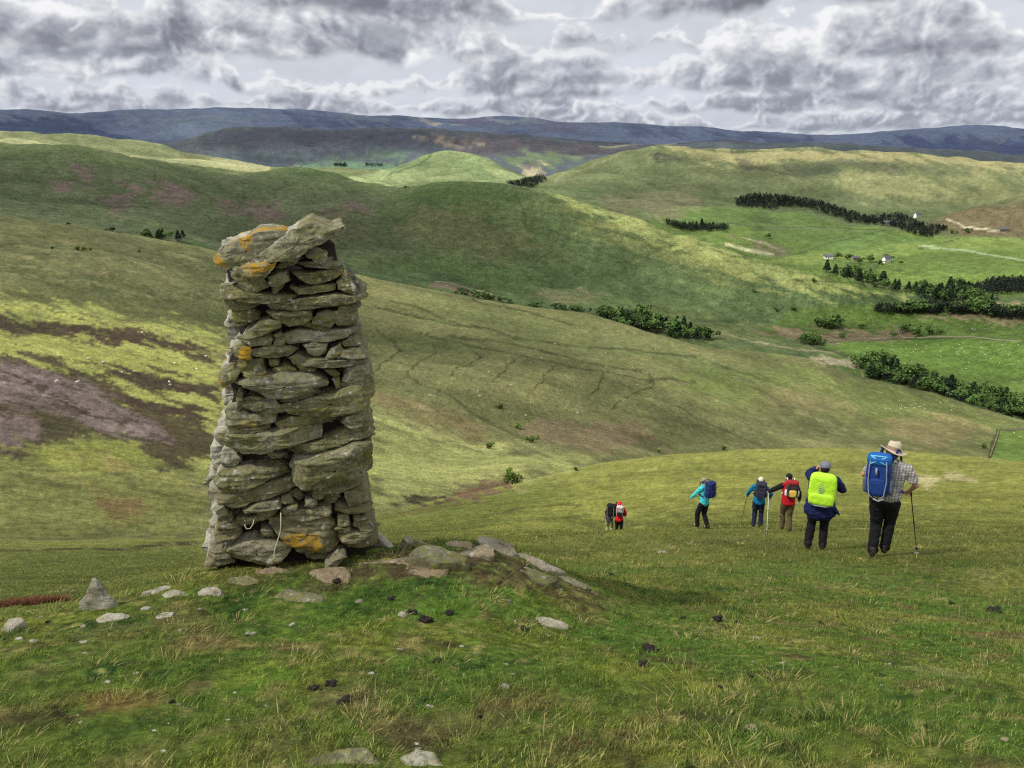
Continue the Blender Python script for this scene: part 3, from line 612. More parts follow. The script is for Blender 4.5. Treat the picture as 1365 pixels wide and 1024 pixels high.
# ------------------------------------------------------------------ stone
def stone_mat(name, base, dark, lichen, rough=.95):
    m, nt, b = new_mat(name, rough); b.inputs['Specular IOR Level'].default_value = .12
    g = nd(nt, 'ShaderNodeNewGeometry'); P = g.outputs['Position']
    a = nd(nt, 'ShaderNodeAttribute', attribute_name='Col'); sep = nd(nt, 'ShaderNodeSeparateColor'); nt.links.new(a.outputs['Color'], sep.inputs[0])
    oi = nd(nt, 'ShaderNodeObjectInfo').outputs['Random']
    f1 = noise_tex(nt, P, 9, 7, .65); f2 = noise_tex(nt, P, 38, 6, .7); f3 = noise_tex(nt, P, 90, 4, .7)
    c = mixc(nt, ramp(nt, f1, [(.35, 0.), (.65, 1.)]), srgb(base), srgb(dark))
    c = mixc(nt, ramp(nt, oi, [(0, 0.), (1, .7)]), c, tuple(srgb(dark)*.8))
    oj = nd(nt, 'ShaderNodeMath', operation='FRACT'); om = nd(nt, 'ShaderNodeMath', operation='MULTIPLY'); om.inputs[1].default_value = 7.3; nt.links.new(oi, om.inputs[0]); nt.links.new(om.outputs[0], oj.inputs[0]); c = mixc(nt, ramp(nt, oj.outputs[0], [(.55, 0.), (.8, .6)]), c, tuple(srgb((118,116,108))))
    # olive film of lichen and moss on the faces
    c = mixc(nt, ramp(nt, f2, [(.44, 0.), (.54, .9)]), c, srgb(lichen))
    # pale grey crust lichen in blotches
    v = nd(nt, 'ShaderNodeTexVoronoi', Scale=26.); v.feature = 'SMOOTH_F1'; nt.links.new(P, v.inputs['Vector'])
    cr = MULT(nt, ramp(nt, v.outputs['Distance'], [(.22, 1.), (.36, 0.)]), ramp(nt, noise_tex(nt, P, 13, 5, .75), [(.50, 0.), (.60, 1.)]))
    c = mixc(nt, cr, c, srgb((172,172,160)))
    # white lichen attribute (G), orange lichen attribute (R), dirt (B)
    pw = MULT(nt, sep.outputs[1], ramp(nt, f2, [(.36, .25), (.55, 1.)]))
    c = mixc(nt, pw, c, srgb((188,184,168)))
    po = ramp(nt, MULT(nt, sep.outputs[0], ramp(nt, noise_tex(nt, P, 30, 7, .75), [(.30, .1), (.70, 1.)])), [(.30, 0.), (.42, .9)])
    c = mixc(nt, po, c, mixc(nt, f1, srgb((204,160,52)), srgb((140,108,34))))
    c = mixc(nt, ramp(nt, f3, [(.60, 0.), (.70, .7)]), c, srgb((60,54,44)))
    c = mixc(nt, MULT(nt, ramp(nt, noise_tex(nt, P, 5.5, 8, .8), [(.52, 0.), (.60, 1.)]), ramp(nt, f2, [(.4, 0.), (.5, .8)])), c, srgb((84,80,60)))
    nt.links.new(c, b.inputs['Base Color'])
    mp = nd(nt, 'ShaderNodeMapping'); mp.inputs['Scale'].default_value = (1, 1, 6); mp.inputs['Rotation'].default_value = (.12, .1, 0); nt.links.new(P, mp.inputs['Vector'])
    st = noise_tex(nt, mp.outputs[0], 11, 5, .7)
    c2 = mixc(nt, ramp(nt, st, [(.34, .5), (.42, 0.)]), c, srgb((60,54,42))); nt.links.new(c2, b.inputs['Base Color'])
    n = bump(nt, b, st, .7, .014); n = bump(nt, b, f2, .7, .010, n); bump(nt, b, f3, .6, .005, n)
    return m
def MULT(nt, a, b2):
    n = nd(nt, 'ShaderNodeMath', operation='MULTIPLY'); nt.links.new(a, n.inputs[0]); nt.links.new(b2, n.inputs[1]); return n.outputs[0]
M_ST = stone_mat('weathered_whinstone', (126,120,88), (80,76,54), (114,112,46))
M_STL = stone_mat('lower_whinstone', (140,130,104), (98,90,70), (120,114,66))
M_ROCK = stone_mat('pale_rock', (184,176,160), (146,136,120), (150,144,116))
M_BROWN = stone_mat('brown_rock', (164,142,116), (130,112,90), (142,128,92))
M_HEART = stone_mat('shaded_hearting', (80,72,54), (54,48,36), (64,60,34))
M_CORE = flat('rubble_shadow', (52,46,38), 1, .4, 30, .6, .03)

def resample(P, step):
    P = np.array(P, float); out = []
    n = len(P)
    for i in range(n):
        a, b = P[i], P[(i+1) % n]; k = max(1, int(round(np.hypot(*(b-a))/step)))
        for j in range(k): out.append(a+(b-a)*j/k)
    return np.array(out)
# the front plane of the pillar
BASE = at(318, 757); bd = math.hypot(BASE[0], BASE[1]); baz = math.atan2(BASE[0], BASE[1])
ROTC = baz + math.radians(9)                      # front face looks back toward the path, turned a little
NX, NY = -math.sin(ROTC), -math.cos(ROTC)         # outward normal of the front
TX, TY = math.cos(ROTC), -math.sin(ROTC)          # rightward along the front
BX, BY = BASE[0], BASE[1]
def on_front(px, py, lean=.055):
    """pixel -> (s, z) on the slightly battered front face"""
    a, t = ray(px, py); dx, dy = math.sin(a), math.cos(a)
    off = 0
    for _ in range(3):                            # face leans back with height
        r = ((BX-NX*off)*NX+(BY-NY*off)*NY)/(dx*NX+dy*NY)
        z = CZ+r*t; off = max(0, (z-BASE[2]))*lean
    return (r*dx-BX)*TX+(r*dy-BY)*TY, z
def c2w(s, d, z, lean=.055):
    """front coordinates + depth into the pillar -> world"""
    d = d + np.maximum(0, z-BASE[2])*lean
    return np.stack([BX+s*TX-d*NX, BY+s*TY-d*NY, z], -1)
cairn = bpy.data.objects.new('stone_cairn', None); COL.objects.link(cairn); cairn.location = c2w(np.array(.35), np.array(.4), np.array(BASE[2]))
tag(cairn, 'tall square pillar cairn of stacked flat lichen-covered stones standing on the grassy summit', 'cairn')
def extrude_stone(poly_sz, d0, d1, seed, orange=0, white=0, bulge=.02, tilt=0, name='stone', mat=None, rough=.014, parent=None, ox=None):
    Q = resample(poly_sz, .013); c = Q.mean(0)
    # soften the corners a little
    Q = .9*Q+.05*(np.roll(Q, 1, 0)+np.roll(Q, -1, 0)); n = len(Q)
    rad = np.hypot(*(Q-c).T).mean(); depth_ = d1-d0
    prof = [(.04, -bulge), (.2, -bulge), (.36, -bulge), (.5, -bulge), (.62, -bulge), (.73, -bulge*.98), (.82, -bulge*.95), (.9, -bulge*.9), (.965, -bulge*.72), (.995, -bulge*.2), (1.0, .006), (1.0, .03)]
    k = max(3, int(depth_/.05))
    for j in range(1, k): prof.append((1.0-.02*math.sin(j*1.7+seed), .03+(depth_-.06)*j/k))
    prof += [(.97, depth_-.02), (.8, depth_), (.3, depth_+.01), (.04, depth_+.01)]
    V = []; 
    for s, d in prof:
        q = c+(Q-c)*s
        V.append(np.stack([q[:, 0], np.full(n, d0+d)+tilt*(q[:, 1]-c[1])*(1-sstep(.05, .25, d)), q[:, 1]], -1))
    V = np.concatenate(V)
    # cleavage planes knock the corners off the face
    rp = np.random.default_rng(int(seed*31)+5)
    for _ in range(5):
        a_ = rp.uniform(0, 2*PI); pr = (V[:, 0]-c[0])*math.cos(a_)+(V[:, 2]-c[1])*math.sin(a_); ex = np.abs((Q-c)@np.array([math.cos(a_), math.sin(a_)])).max()
        V[:, 1] = np.maximum(V[:, 1], d0-bulge+rp.uniform(.3, 1.3)*(pr-ex*rp.uniform(.3, .8)))
    # flaky relief: broad facets + strata + grit, pushed mostly outward from the axis
    o = seed*13.7
    f = noise3(V/.13+o, 1)*.8+noise3(V/.05+o, 2)*.7+noise3(V*np.array([9, 9, 75.])+o, 3)*.9+noise3(V/.02+o, 4)*.45
    dirv = np.zeros_like(V); dirv[:, 0] = V[:, 0]-c[0]; dirv[:, 2] = (V[:, 2]-c[1])*.6
    L = np.linalg.norm(dirv, axis=1)[:, None]+1e-6; edge = np.repeat([min(1, max(0, (s-.7)/.3)) for s, d in prof], n)[:, None]
    # bedding: the slab splits into thin leaves whose edges stand proud or are broken back
    dip = .10*math.sin(seed*2.7); zz = V[:, 2]-dip*V[:, 0]+.010*noise3(V/.11+o, 11)
    lay_ = zz/(.019+.011*((seed*7) % 3)/2)+seed; li = np.floor(lay_); fr = lay_-li
    off = np.sin(li*12.9898+seed*3.1)*43758.5453; off = (off-np.floor(off))-.5; gro = np.exp(-((fr-.5)/.5)**16)
    brk = noise3(np.stack([V[:, 0]/.06, li*3.3, V[:, 1]/.06], -1)+o, 12); st_ = (off+.7*np.round(brk*1.6)/1.6)*gro-(1-gro)*.6
    V = V+dirv/L*edge*(f*rough*.5+st_*rough*.75)[:, None]
    V[:, 1] += f*rough*.7*(1-edge[:, 0]*.3)-st_*rough*.75*sstep(.05, .0, V[:, 1]-d0-.02)
    m = len(prof); idx = np.arange(m*n).reshape(m, n); i2 = np.roll(idx, -1, 1)
    F = np.stack([idx[:-1], idx[1:], i2[1:], i2[:-1]], -1).reshape(-1, 4)
    W = c2w(V[:, 0], V[:, 1], V[:, 2])
    col = np.zeros((len(V), 3)); nz = .5+.5*noise3(V/.09+o*2, 7)
    col[:, 0] = np.clip(orange*1.0*np.clip(3.2*nz-1.1, 0, 1.2)*(1 if ox is None else sstep(ox[1], ox[0], V[:, 0])), 0, 1) if orange else 0
    side = sstep(.05, .2, V[:, 1]-d0)*(V[:, 0] < c[0])
    top = sstep(1.1, 1.6, V[:, 2]-BASE[2])
    col[:, 1] = np.clip(white*nz*1.5+side*(.95)+.12*nz, 0, 1)
    return np_mesh(name, W, F, mat or M_ST, col, parent or cairn, smooth=False)
SA = 4.0967
def za(pts, y0): return [(240+x/SA, y0+y/SA) for x, y in pts]
ZA, ZB = 280, 520
# (polygon traced on the front, tile, depth start, depth end, orange, white)
STN = [
 ([(172,280),(215,240),(270,185),(350,160),(400,132),(470,128),(530,140),(560,152),(530,190),(470,240),(400,285),(330,305),(285,322),(240,345),(185,325)],ZA,.02,.60,1.0,.45),
 ([(390,272),(500,190),(600,130),(700,75),(770,92),(830,110),(880,95),(888,118),(868,146),(800,162),(750,190),(690,215),(640,258),(560,270),(520,268),(470,290),(400,290)],ZA,-.07,.62,.3,.35),
 ([(340,305),(400,282),(470,275),(505,288),(532,272),(508,310),(470,355),(355,360),(338,335)],ZA,-.08,.4,.6,.2),
 ([(283,320),(330,305),(348,355),(460,372),(488,418),(430,437),(370,445),(320,400),(285,360)],ZA,-.02,.45,.12,.1),
 ([(670,235),(720,215),(800,235),(795,285),(745,280)],ZA,0,.3,0,.5),
 ([(510,320),(560,285),(690,262),(622,295),(560,318)],ZA,.03,.4,0,0),
 ([(620,300),(700,285),(800,277),(870,300),(905,332),(870,332),(780,317),(700,312)],ZA,.0,.5,0,.3),
 ([(478,365),(530,330),(585,335),(600,385),(560,400),(490,405)],ZA,-.01,.35,0,.1),
 ([(500,415),(575,405),(545,440),(520,462),(500,440)],ZA,.04,.25,0,0),
 ([(613,342),(700,345),(800,332),(880,330),(895,350),(860,370),(800,390),(740,412),(690,402),(640,375)],ZA,-.02,.5,.25,.1),
 ([(590,412),(640,430),(730,412),(850,407),(850,435),(780,445),(650,455),(610,440)],ZA,.02,.45,0,.15),
 ([(860,390),(885,360),(930,385),(975,445),(965,460),(890,460),(865,430)],ZA,-.01,.4,.9,.1),
 ([(470,515),(520,500),(700,470),(850,455),(930,465),(1010,460),(1030,480),(960,500),(880,515),(750,535),(640,545),(500,545)],ZA,-.04,.6,.12,.25),
 ([(222,480),(238,418),(290,408),(350,440),(470,457),(540,460),(632,465),(600,485),(480,500),(350,495),(290,472),(250,472)],ZA,-.02,.8,.15,.1),
 ([(232,502),(290,480),(370,500),(430,520),(370,540),(290,545),(240,530)],ZA,0,.8,0,.1),
 ([(285,558),(400,545),(435,570),(430,612),(350,632),(300,630)],ZA,.01,.8,0,0),
 ([(478,550),(600,550),(715,547),(725,590),(690,615),(600,630),(540,602)],ZA,-.01,.4,.1,.25),
 ([(850,560),(880,530),(940,525),(970,560),(966,610),(930,640),(860,640),(835,610)],ZA,0,.6,0,.2),
 ([(725,602),(760,570),(850,557),(837,610),(820,632),(730,617)],ZA,.03,.3,0,.1),
 ([(345,690),(370,655),(440,600),(490,588),(550,605),(555,635),(460,665),(390,690)],ZA,-.05,.4,0,.15),
 ([(310,710),(400,695),(500,670),(520,700),(495,735),(400,742),(330,735)],ZA,-.03,.8,0,.35),
 ([(515,670),(550,655),(568,700),(560,735),(520,725)],ZA,.02,.2,0,.1),
 ([(560,680),(640,650),(760,665),(880,655),(965,645),(972,670),(900,695),(820,715),(700,715),(600,730),(568,720)],ZA,-.01,.6,0,.25),
 ([(655,632),(720,620),(822,637),(825,655),(760,668)],ZA,.02,.3,0,0),
 ([(293,745),(320,740),(385,750),(395,800),(345,808),(305,780)],ZA,-.04,.3,1,0),
 ([(388,762),(470,750),(600,745),(655,770),(600,795),(480,802),(395,797)],ZA,-.03,.5,.1,.3),
 ([(670,735),(740,720),(810,730),(800,790),(760,802),(700,780)],ZA,.0,.3,0,.55),
 ([(815,760),(880,725),(890,770),(860,800),(800,832),(790,800)],ZA,.02,.3,0,.4),
 ([(880,730),(940,690),(1002,705),(990,735),(900,750)],ZA,0,.5,0,.2),
 ([(850,785),(900,765),(980,755),(1032,792),(1000,800),(860,802)],ZA,-.01,.5,0,.1),
 ([(590,815),(640,790),(700,802),(850,812),(1022,805),(1022,820),(900,845),(760,855),(620,842)],ZA,-.03,.55,.05,.1),
 ([(315,830),(340,805),(450,810),(472,880),(380,912),(330,892)],ZA,-.04,.6,.55,.1),
 ([(213,885),(290,855),(330,880),(310,922),(250,962),(213,930)],ZA,.02,.3,1,.1),
 ([(505,870),(570,845),(637,870),(620,890),(530,895)],ZA,-.01,.25,0,.1),
 ([(475,815),(540,825),(545,850),(500,870),(475,850)],ZA,.03,.2,0,0),
 ([(300,935),(420,900),(600,885),(720,890),(802,930),(800,945),(730,960),(765,1000),(620,1015),(500,1010),(420,970)],ZA,-.04,.7,.05,.25),
 ([(790,880),(840,880),(882,905),(850,925),(815,912)],ZA,.02,.3,0,0),
 ([(885,930),(910,850),(960,830),(1020,830),(1032,880),(1000,922),(930,940)],ZA,0,.6,0,.3),
 ([(830,930),(870,915),(882,970),(850,975)],ZA,.03,.2,0,0),
 ([(880,947),(1000,925),(1048,915),(1052,940),(960,960),(890,970)],ZA,.0,.5,0,.3),
 ([(640,850),(700,855),(750,870),(740,885),(650,880)],ZA,.03,.25,0,0),
 ([(345,50),(390,30),(500,40),(567,105),(530,125),(410,122),(350,95)],ZB,0,.5,0,.3),
 ([(548,85),(600,60),(720,35),(850,5),(960,-38),(1050,-40),(1062,0),(1030,60),(1000,100),(900,130),(700,152),(600,130)],ZB,-.05,.65,0,.25),
 ([(535,60),(580,35),(720,12),(710,28),(600,56)],ZB,.01,.4,0,0),
 ([(310,30),(345,5),(352,60),(330,112),(312,100)],ZB,-.02,.4,0,.2),
 ([(250,110),(320,95),(400,125),(530,135),(522,170),(460,190),(330,190),(258,180)],ZB,-.02,.7,.55,.35),
 ([(265,192),(400,198),(500,192),(495,215),(360,232),(270,237)],ZB,.01,.7,0,.1),
 ([(520,182),(600,155),(780,145),(887,150),(885,175),(760,190),(620,207),(530,212)],ZB,0,.4,0,0),
 ([(890,182),(910,140),(970,115),(1005,135),(1032,205),(960,210)],ZB,-.01,.6,0,.3),
 ([(188,250),(240,235),(500,225),(750,185),(762,265),(640,275),(540,297),(470,322),(350,342),(280,325),(235,287)],ZB,-.05,.8,.1,.4),
 ([(540,320),(600,295),(760,280),(900,222),(1030,215),(1060,248),(940,270),(820,310),(700,345),(600,357),(560,347)],ZB,-.04,.6,0,.15),
 ([(612,400),(640,370),(800,330),(960,280),(1037,278),(1044,360),(1037,430),(960,465),(830,500),(690,512),(635,502),(615,450)],ZB,-.08,.65,.05,.3),
 ([(465,350),(530,355),(592,370),(580,390),(490,390)],ZB,.06,.3,0,.2),
 ([(235,330),(300,345),(330,400),(300,435),(235,440),(215,390)],ZB,.02,.6,0,.8),
 ([(190,482),(240,440),(420,420),(540,410),(602,440),(600,462),(480,482),(380,532),(330,542),(208,542)],ZB,.0,.7,0,.25),
 ([(150,562),(330,547),(500,492),(612,475),(632,520),(600,547),(440,592),(290,637),(170,592)],ZB,-.04,.8,0,.1),
 ([(720,520),(860,492),(990,467),(997,510),(870,552),(740,560)],ZB,.0,.5,0,.1),
 ([(893,560),(990,520),(1032,570),(1037,610),(920,614)],ZB,.0,.5,0,0),
 ([(770,602),(800,562),(885,555),(860,627),(800,637)],ZB,.01,.35,0,0),
 ([(720,560),(790,562),(780,587),(740,592)],ZB,.03,.25,0,0),
 ([(548,580),(600,565),(622,612),(590,632),(560,622)],ZB,.01,.3,0,0),
 ([(605,570),(640,550),(682,592),(650,617)],ZB,.02,.3,0,0),
 ([(680,592),(745,592),(752,620),(720,637),(680,622)],ZB,.03,.3,0,.3),
 ([(833,670),(860,622),(1040,620),(1050,657),(940,667)],ZB,-.02,.5,0,0),
 ([(560,662),(640,652),(820,632),(824,682),(700,702),(560,712)],ZB,-.02,.5,0,.1),
 ([(560,642),(640,617),(644,640),(580,660)],ZB,.01,.3,0,0),
 ([(488,715),(600,702),(790,690),(852,740),(877,800),(860,842),(770,882),(690,882),(600,842),(540,792)],ZB,-.05,.4,.75,.15),
 ([(860,682),(910,677),(927,720),(870,742)],ZB,.0,.4,0,.2),
 ([(855,745),(920,737),(927,762),(880,772)],ZB,0,.4,0,0),
 ([(940,742),(950,692),(1010,687),(1052,742),(990,757)],ZB,-.02,.5,0,0),
 ([(868,792),(900,770),(1010,767),(1032,787),(990,817),(890,827)],ZB,-.01,.5,0,0),
 ([(990,760),(1055,757),(1052,777),(995,777)],ZB,0,.4,0,0),
 ([(890,842),(1000,822),(1082,820),(1072,852),(920,862)],ZB,.0,.5,0,0),
 ([(350,652),(420,612),(540,590),(552,622),(440,647),(360,667)],ZB,-.01,.6,0,.1),
 ([(410,662),(550,632),(552,660),(430,692)],ZB,0,.5,0,.1),
 ([(300,717),(350,700),(490,685),(492,707),(400,732),(310,742)],ZB,.01,.5,0,0),
 ([(188,642),(240,615),(262,662),(210,672)],ZB,0,.6,0,.2),
 ([(198,682),(280,672),(287,720),(210,752),(203,717)],ZB,0,.6,0,.3),
 ([(188,782),(240,752),(330,747),(332,802),(200,827)],ZB,0,.6,0,.25),
 ([(200,725),(300,725),(330,742),(240,752),(195,770)],ZB,.01,.5,0,.2),
 ([(228,872),(300,842),(400,812),(500,822),(612,857),(580,882),(500,932),(400,922),(330,912),(290,912)],ZB,-.08,.5,0,.3),
 ([(435,762),(510,767),(522,807),(440,812)],ZB,.05,.3,0,.2),
 ([(150,882),(230,872),(290,912),(160,917)],ZB,0,.6,0,.3),
 ([(140,932),(270,925),(290,952),(130,982)],ZB,0,.6,0,.2),
 ([(785,917),(870,852),(900,867),(830,927)],ZB,-.1,.0,0,.1),
 ([(650,900),(780,885),(880,870),(900,910),(700,935)],ZB,.02,.5,0,0),
]
SZ = []
for i, (pts, y0, d0, d1, og, wh) in enumerate(STN):
    sz = [on_front(*p) for p in za(pts, y0)]; SZ.append(sz)
    ox = None
    if og and len(pts) > 9 and og > .5: xs = [q[0] for q in sz]; ox = (min(xs)+.45*(max(xs)-min(xs)), min(xs)+.9*(max(xs)-min(xs)))
    c = np.mean(sz, 0); sz2 = [(c[0]+(s-c[0])*1.03, c[1]+(z-c[1])*1.05) for s, z in sz]
    low = (y0 == ZB and np.mean([q[1] for q in pts]) > 480)
    extrude_stone(sz2, d0-.012+.032*math.sin(i*2.3), max(d1, .3) if i != 84 else .0, i+1, og, wh*.7, bulge=.006+.012*((i*7) % 5)/4, mat=M_ST if not low else M_STL, rough=.015, tilt=(.0, .45, -.2, .3, .6, -.1, .15)[i % 7]*(1 if len(sz) > 4 else .4))
# left flank: rough stone ends, pale with crust lichen
def flank_stone(s0, d, z, w, dd, h, seed, white=.9):
    a = np.linspace(0, 2*PI, 9)[:-1]+seed; rr = 1+.18*np.sin(a*3+seed*5)
    extrude_stone([(s0+w*math.cos(t)*q, z+h*math.sin(t)*q) for t, q in zip(a, rr)], d, d+dd, seed*3.1, 0, white, bulge=.02, rough=.022)
# silhouette of the flank, photo pixels (x, y)
FL = [(284,345),(296,370),(294,398),(293,440),(298,455),(298,480),(293,500),(292,512),(297,530),(293,548),(288,580),(277,605),(270,620),(270,633),(275,645),(265,660),(272,675),(267,700),(264,730),(263,755)]
k = 0; RNG2 = random.Random(5); FILL = []
for (x, y) in FL:
    for dpt in (.22, .55)[:1 if y < 360 else 2]:
        s, z = on_front(x+26 if y > 560 else x+22, y)
        # back corner shows to the left: shift so the flank keeps the outline
        if dpt < .3 and k % 8 < 6:
            flank_stone(s-.005-(.01 if dpt > .3 else .0), dpt, z, .085+.03*RNG2.random(), .34, .045+.03*RNG2.random(), k+.5)
        else: FILL.append((s-.01, dpt, z, .08+.03*RNG2.random(), .3, .035+.025*RNG2.random(), k+.5, .9))
        k += 1
# rubble core
zs = np.linspace(BASE[2]-.35, on_front(380, 330)[1], 14)
def edge_at(z, side):
    v = [s for sz in SZ for s, zz in sz if abs(zz-z) < .09]
    return (min(v) if side < 0 else max(v)) if v else 0
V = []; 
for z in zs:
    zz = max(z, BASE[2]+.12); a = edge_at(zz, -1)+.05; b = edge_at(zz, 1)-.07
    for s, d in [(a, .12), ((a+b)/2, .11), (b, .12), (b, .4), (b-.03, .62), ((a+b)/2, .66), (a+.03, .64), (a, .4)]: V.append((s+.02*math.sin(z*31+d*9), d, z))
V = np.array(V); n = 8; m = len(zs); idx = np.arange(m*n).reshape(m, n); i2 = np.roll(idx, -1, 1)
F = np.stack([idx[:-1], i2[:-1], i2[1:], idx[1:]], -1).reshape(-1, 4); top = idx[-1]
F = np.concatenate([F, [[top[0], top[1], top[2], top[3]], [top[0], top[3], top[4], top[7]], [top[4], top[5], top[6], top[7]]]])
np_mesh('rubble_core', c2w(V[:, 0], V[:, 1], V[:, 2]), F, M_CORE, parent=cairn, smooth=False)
# thin slabs packed behind the face stones, read together as the hearting
z = BASE[2]+.05; q_ = 200
while z < on_front(380, 335)[1]:
    a, b = edge_at(z, -1)+.06, edge_at(z, 1)-.05; x = a; th = RNG2.uniform(.022, .042)
    while x < b:
        w_ = RNG2.uniform(.07, .17); FILL.append((min(x+w_*.5, b-w_*.5), RNG2.uniform(.12, .17), z, w_*.56, .3, th*.55, q_+.3, .1)); x += w_*.95; q_ += 1
    z += th*1.25
before = set(COL.objects)
for s_, d_, z_, w_, dd_, h_, sd_, wh_ in FILL:
    a = np.linspace(0, 2*PI, 9)[:-1]+.39
    sq = np.sign(np.cos(a))*np.abs(np.cos(a))**.5, np.sign(np.sin(a))*np.abs(np.sin(a))**.5
    extrude_stone([(s_+w_*x_, z_+h_*y_) for x_, y_ in zip(*sq)], d_, d_+dd_, sd_*3.1, 0, wh_, bulge=.012, rough=.012)
new = [o for o in COL.objects if o not in before]; V, F, C, o_ = [], [], [], 0
for o in new:
    m_ = o.data; v = np.empty(len(m_.vertices)*3, np.float32); m_.vertices.foreach_get('co', v); v = v.reshape(-1, 3)
    f = np.empty(len(m_.loops), np.int32); m_.loops.foreach_get('vertex_index', f); cc_ = np.empty(len(v)*4, np.float32); m_.color_attributes['Col'].data.foreach_get('color', cc_)
    V.append(v); F.append(f.reshape(-1, 4)+o_); C.append(cc_.reshape(-1, 4)[:, :3]); o_ += len(v); bpy.data.objects.remove(o)
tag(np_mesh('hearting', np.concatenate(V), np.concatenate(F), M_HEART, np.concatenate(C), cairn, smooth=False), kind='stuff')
# twine caught in the stones
def tube(P, r, n=6):
    P = np.array(P, float); r = np.broadcast_to(r, (len(P),)); V = []
    for i in range(len(P)):
        t = P[min(i+1, len(P)-1)]-P[max(i-1, 0)]; t = t/(np.linalg.norm(t)+1e-9)
        u = np.cross(t, [0, 0, 1.]); u = u/np.linalg.norm(u) if np.linalg.norm(u) > .05 else np.array([1., 0, 0]); v = np.cross(t, u)
        for k in range(n): a = 2*PI*k/n; V.append(P[i]+r[i]*(u*math.cos(a)+v*math.sin(a)))
    m = len(P); idx = np.arange(m*n).reshape(m, n); i2 = np.roll(idx, -1, 1)
    F = np.stack([idx[:-1], i2[:-1], i2[1:], idx[1:]], -1).reshape(-1, 4)
    V.append(P[0]); V.append(P[-1]); a, b = len(V)-2, len(V)-1
    caps = [[a, idx[0, (k+1) % n], idx[0, k], idx[0, k]] for k in range(n)]+[[b, idx[-1, k], idx[-1, (k+1) % n], idx[-1, (k+1) % n]] for k in range(n)]
    return np.array(V), F, np.array([c[:3] for c in caps])
def tube_obj(name, P, r, mat, parent=None, n=6):
    V, F, C = tube(P, r, n)
    me = bpy.data.meshes.new(name); me.from_pydata(V.tolist(), [], F.tolist()+C.tolist()); me.polygons.foreach_set('use_smooth', [True]*len(me.polygons))
    me.materials.append(mat); o = bpy.data.objects.new(name, me); COL.objects.link(o)
    if parent: o.parent = parent
    return o
M_TWINE = flat('faded_twine', (196,188,160), .9, .15, 60, .1)
tw = [on_front(*p) for p in za([(555,632),(556,690),(552,740),(535,790),(522,830),(520,870),(505,893)], ZB)]
tw2 = [on_front(*p) for p in za([(365,672),(362,700),(372,718),(392,716),(408,690),(410,668)], ZB)]
tv = bpy.data.objects.new('twine', None); COL.objects.link(tv); q0 = c2w(np.array(tw[0][0]), np.array(-.09), np.array(tw[0][1])); 
for nm, T_ in (('strand', tw), ('strand', tw2)):
    tube_obj(nm, [c2w(np.array(s), np.array(-.10), np.array(z)) for s, z in T_], .0035, M_TWINE, tv, 5)
tag(tv, 'pale frayed strand of twine snagged on the lower stones of the pillar', 'twine')
for o in list(COL.objects):                       # parts keep their world place under the empties
    if o.parent in (cairn,): o.matrix_parent_inverse = Matrix.Translation(-cairn.location)

# ------------------------------------------------------------------ loose rocks
def ico(sub):
    import bmesh
    bm = bmesh.new(); bmesh.ops.create_icosphere(bm, subdivisions=sub, radius=1)
    V = np.array([v.co[:] for v in bm.verts]); F = np.array([[v.index for v in f.verts] for f in bm.faces]); bm.free(); return V, F
ICO4, ICO3, ICO2 = ico(5), ico(3), ico(2)
def rock_mesh(w, d, h, seed, cuts=9, flat_top=.5, rough=.05, geo=None, peak=None):
    V, F = geo or ICO4; V = V.copy(); r = np.random.default_rng(int(seed*977)+3)
    for _ in range(cuts):                          # planar cleavage faces
        n = r.normal(size=3); n /= np.linalg.norm(n); k = r.uniform(.55, .85)
        dd = V@n; V -= np.clip(dd-k, 0, None)[:, None]*n*.93
    dd = V[:, 2]; V[:, 2] -= np.clip(dd-flat_top, 0, None)*.9
    if peak is not None:                           # pull toward a crest
        t = sstep(-.2, 1, V[:, 2]); V[:, 0] = V[:, 0]*(1-t*.5)+peak*t*.6; V[:, 1] *= (1-t*.4); V[:, 2] *= 1.1
    V = V*np.array([w/2, d/2, h]); s = (w+d+h)/3
    o = seed*7.3
    f = noise3(V/(s*.35)+o, 1)+.55*noise3(V/(s*.14)+o, 2)+.3*noise3(V/(s*.06)+o, 3)
    N = V/(np.linalg.norm(V, axis=1)[:, None]+1e-9)
    V = V+N*(f*rough*s)[:, None]
    return V, F
def rock(px, py, wpx, hpx, label, seed, mat=None, ratio=.7, yaw=0., tiltx=0., tilty=0., flat_top=.55, sink=.38, group=None, name='rock', white=.4, peak=None, geo=None, cat='rock', orange=0, rmin=0):
    p = at(px, py, rmin); sc = depth(p)/FPX; w = wpx*sc; h = hpx*sc
    V, F = rock_mesh(w, w*ratio, h*1.15, seed, flat_top=flat_top, geo=geo, peak=peak)
    M = Matrix.Rotation(yaw, 3, 'Z') @ Matrix.Rotation(tiltx, 3, 'X') @ Matrix.Rotation(tilty, 3, 'Y')
    col = np.zeros((len(V), 3)); col[:, 1] = np.clip(white*(.6+.8*noise3(V/(w*.3)+seed, 5)), 0, 1)
    if orange: col[:, 0] = np.clip(orange*noise3(V/(w*.2)+seed, 6)*2, 0, 1)
    o = np_mesh(name, V@np.array(M).T, F, mat or M_ROCK, col)
    o.location = (p[0], p[1], p[2]-h*sink)
    return tag(o, label, cat, group)
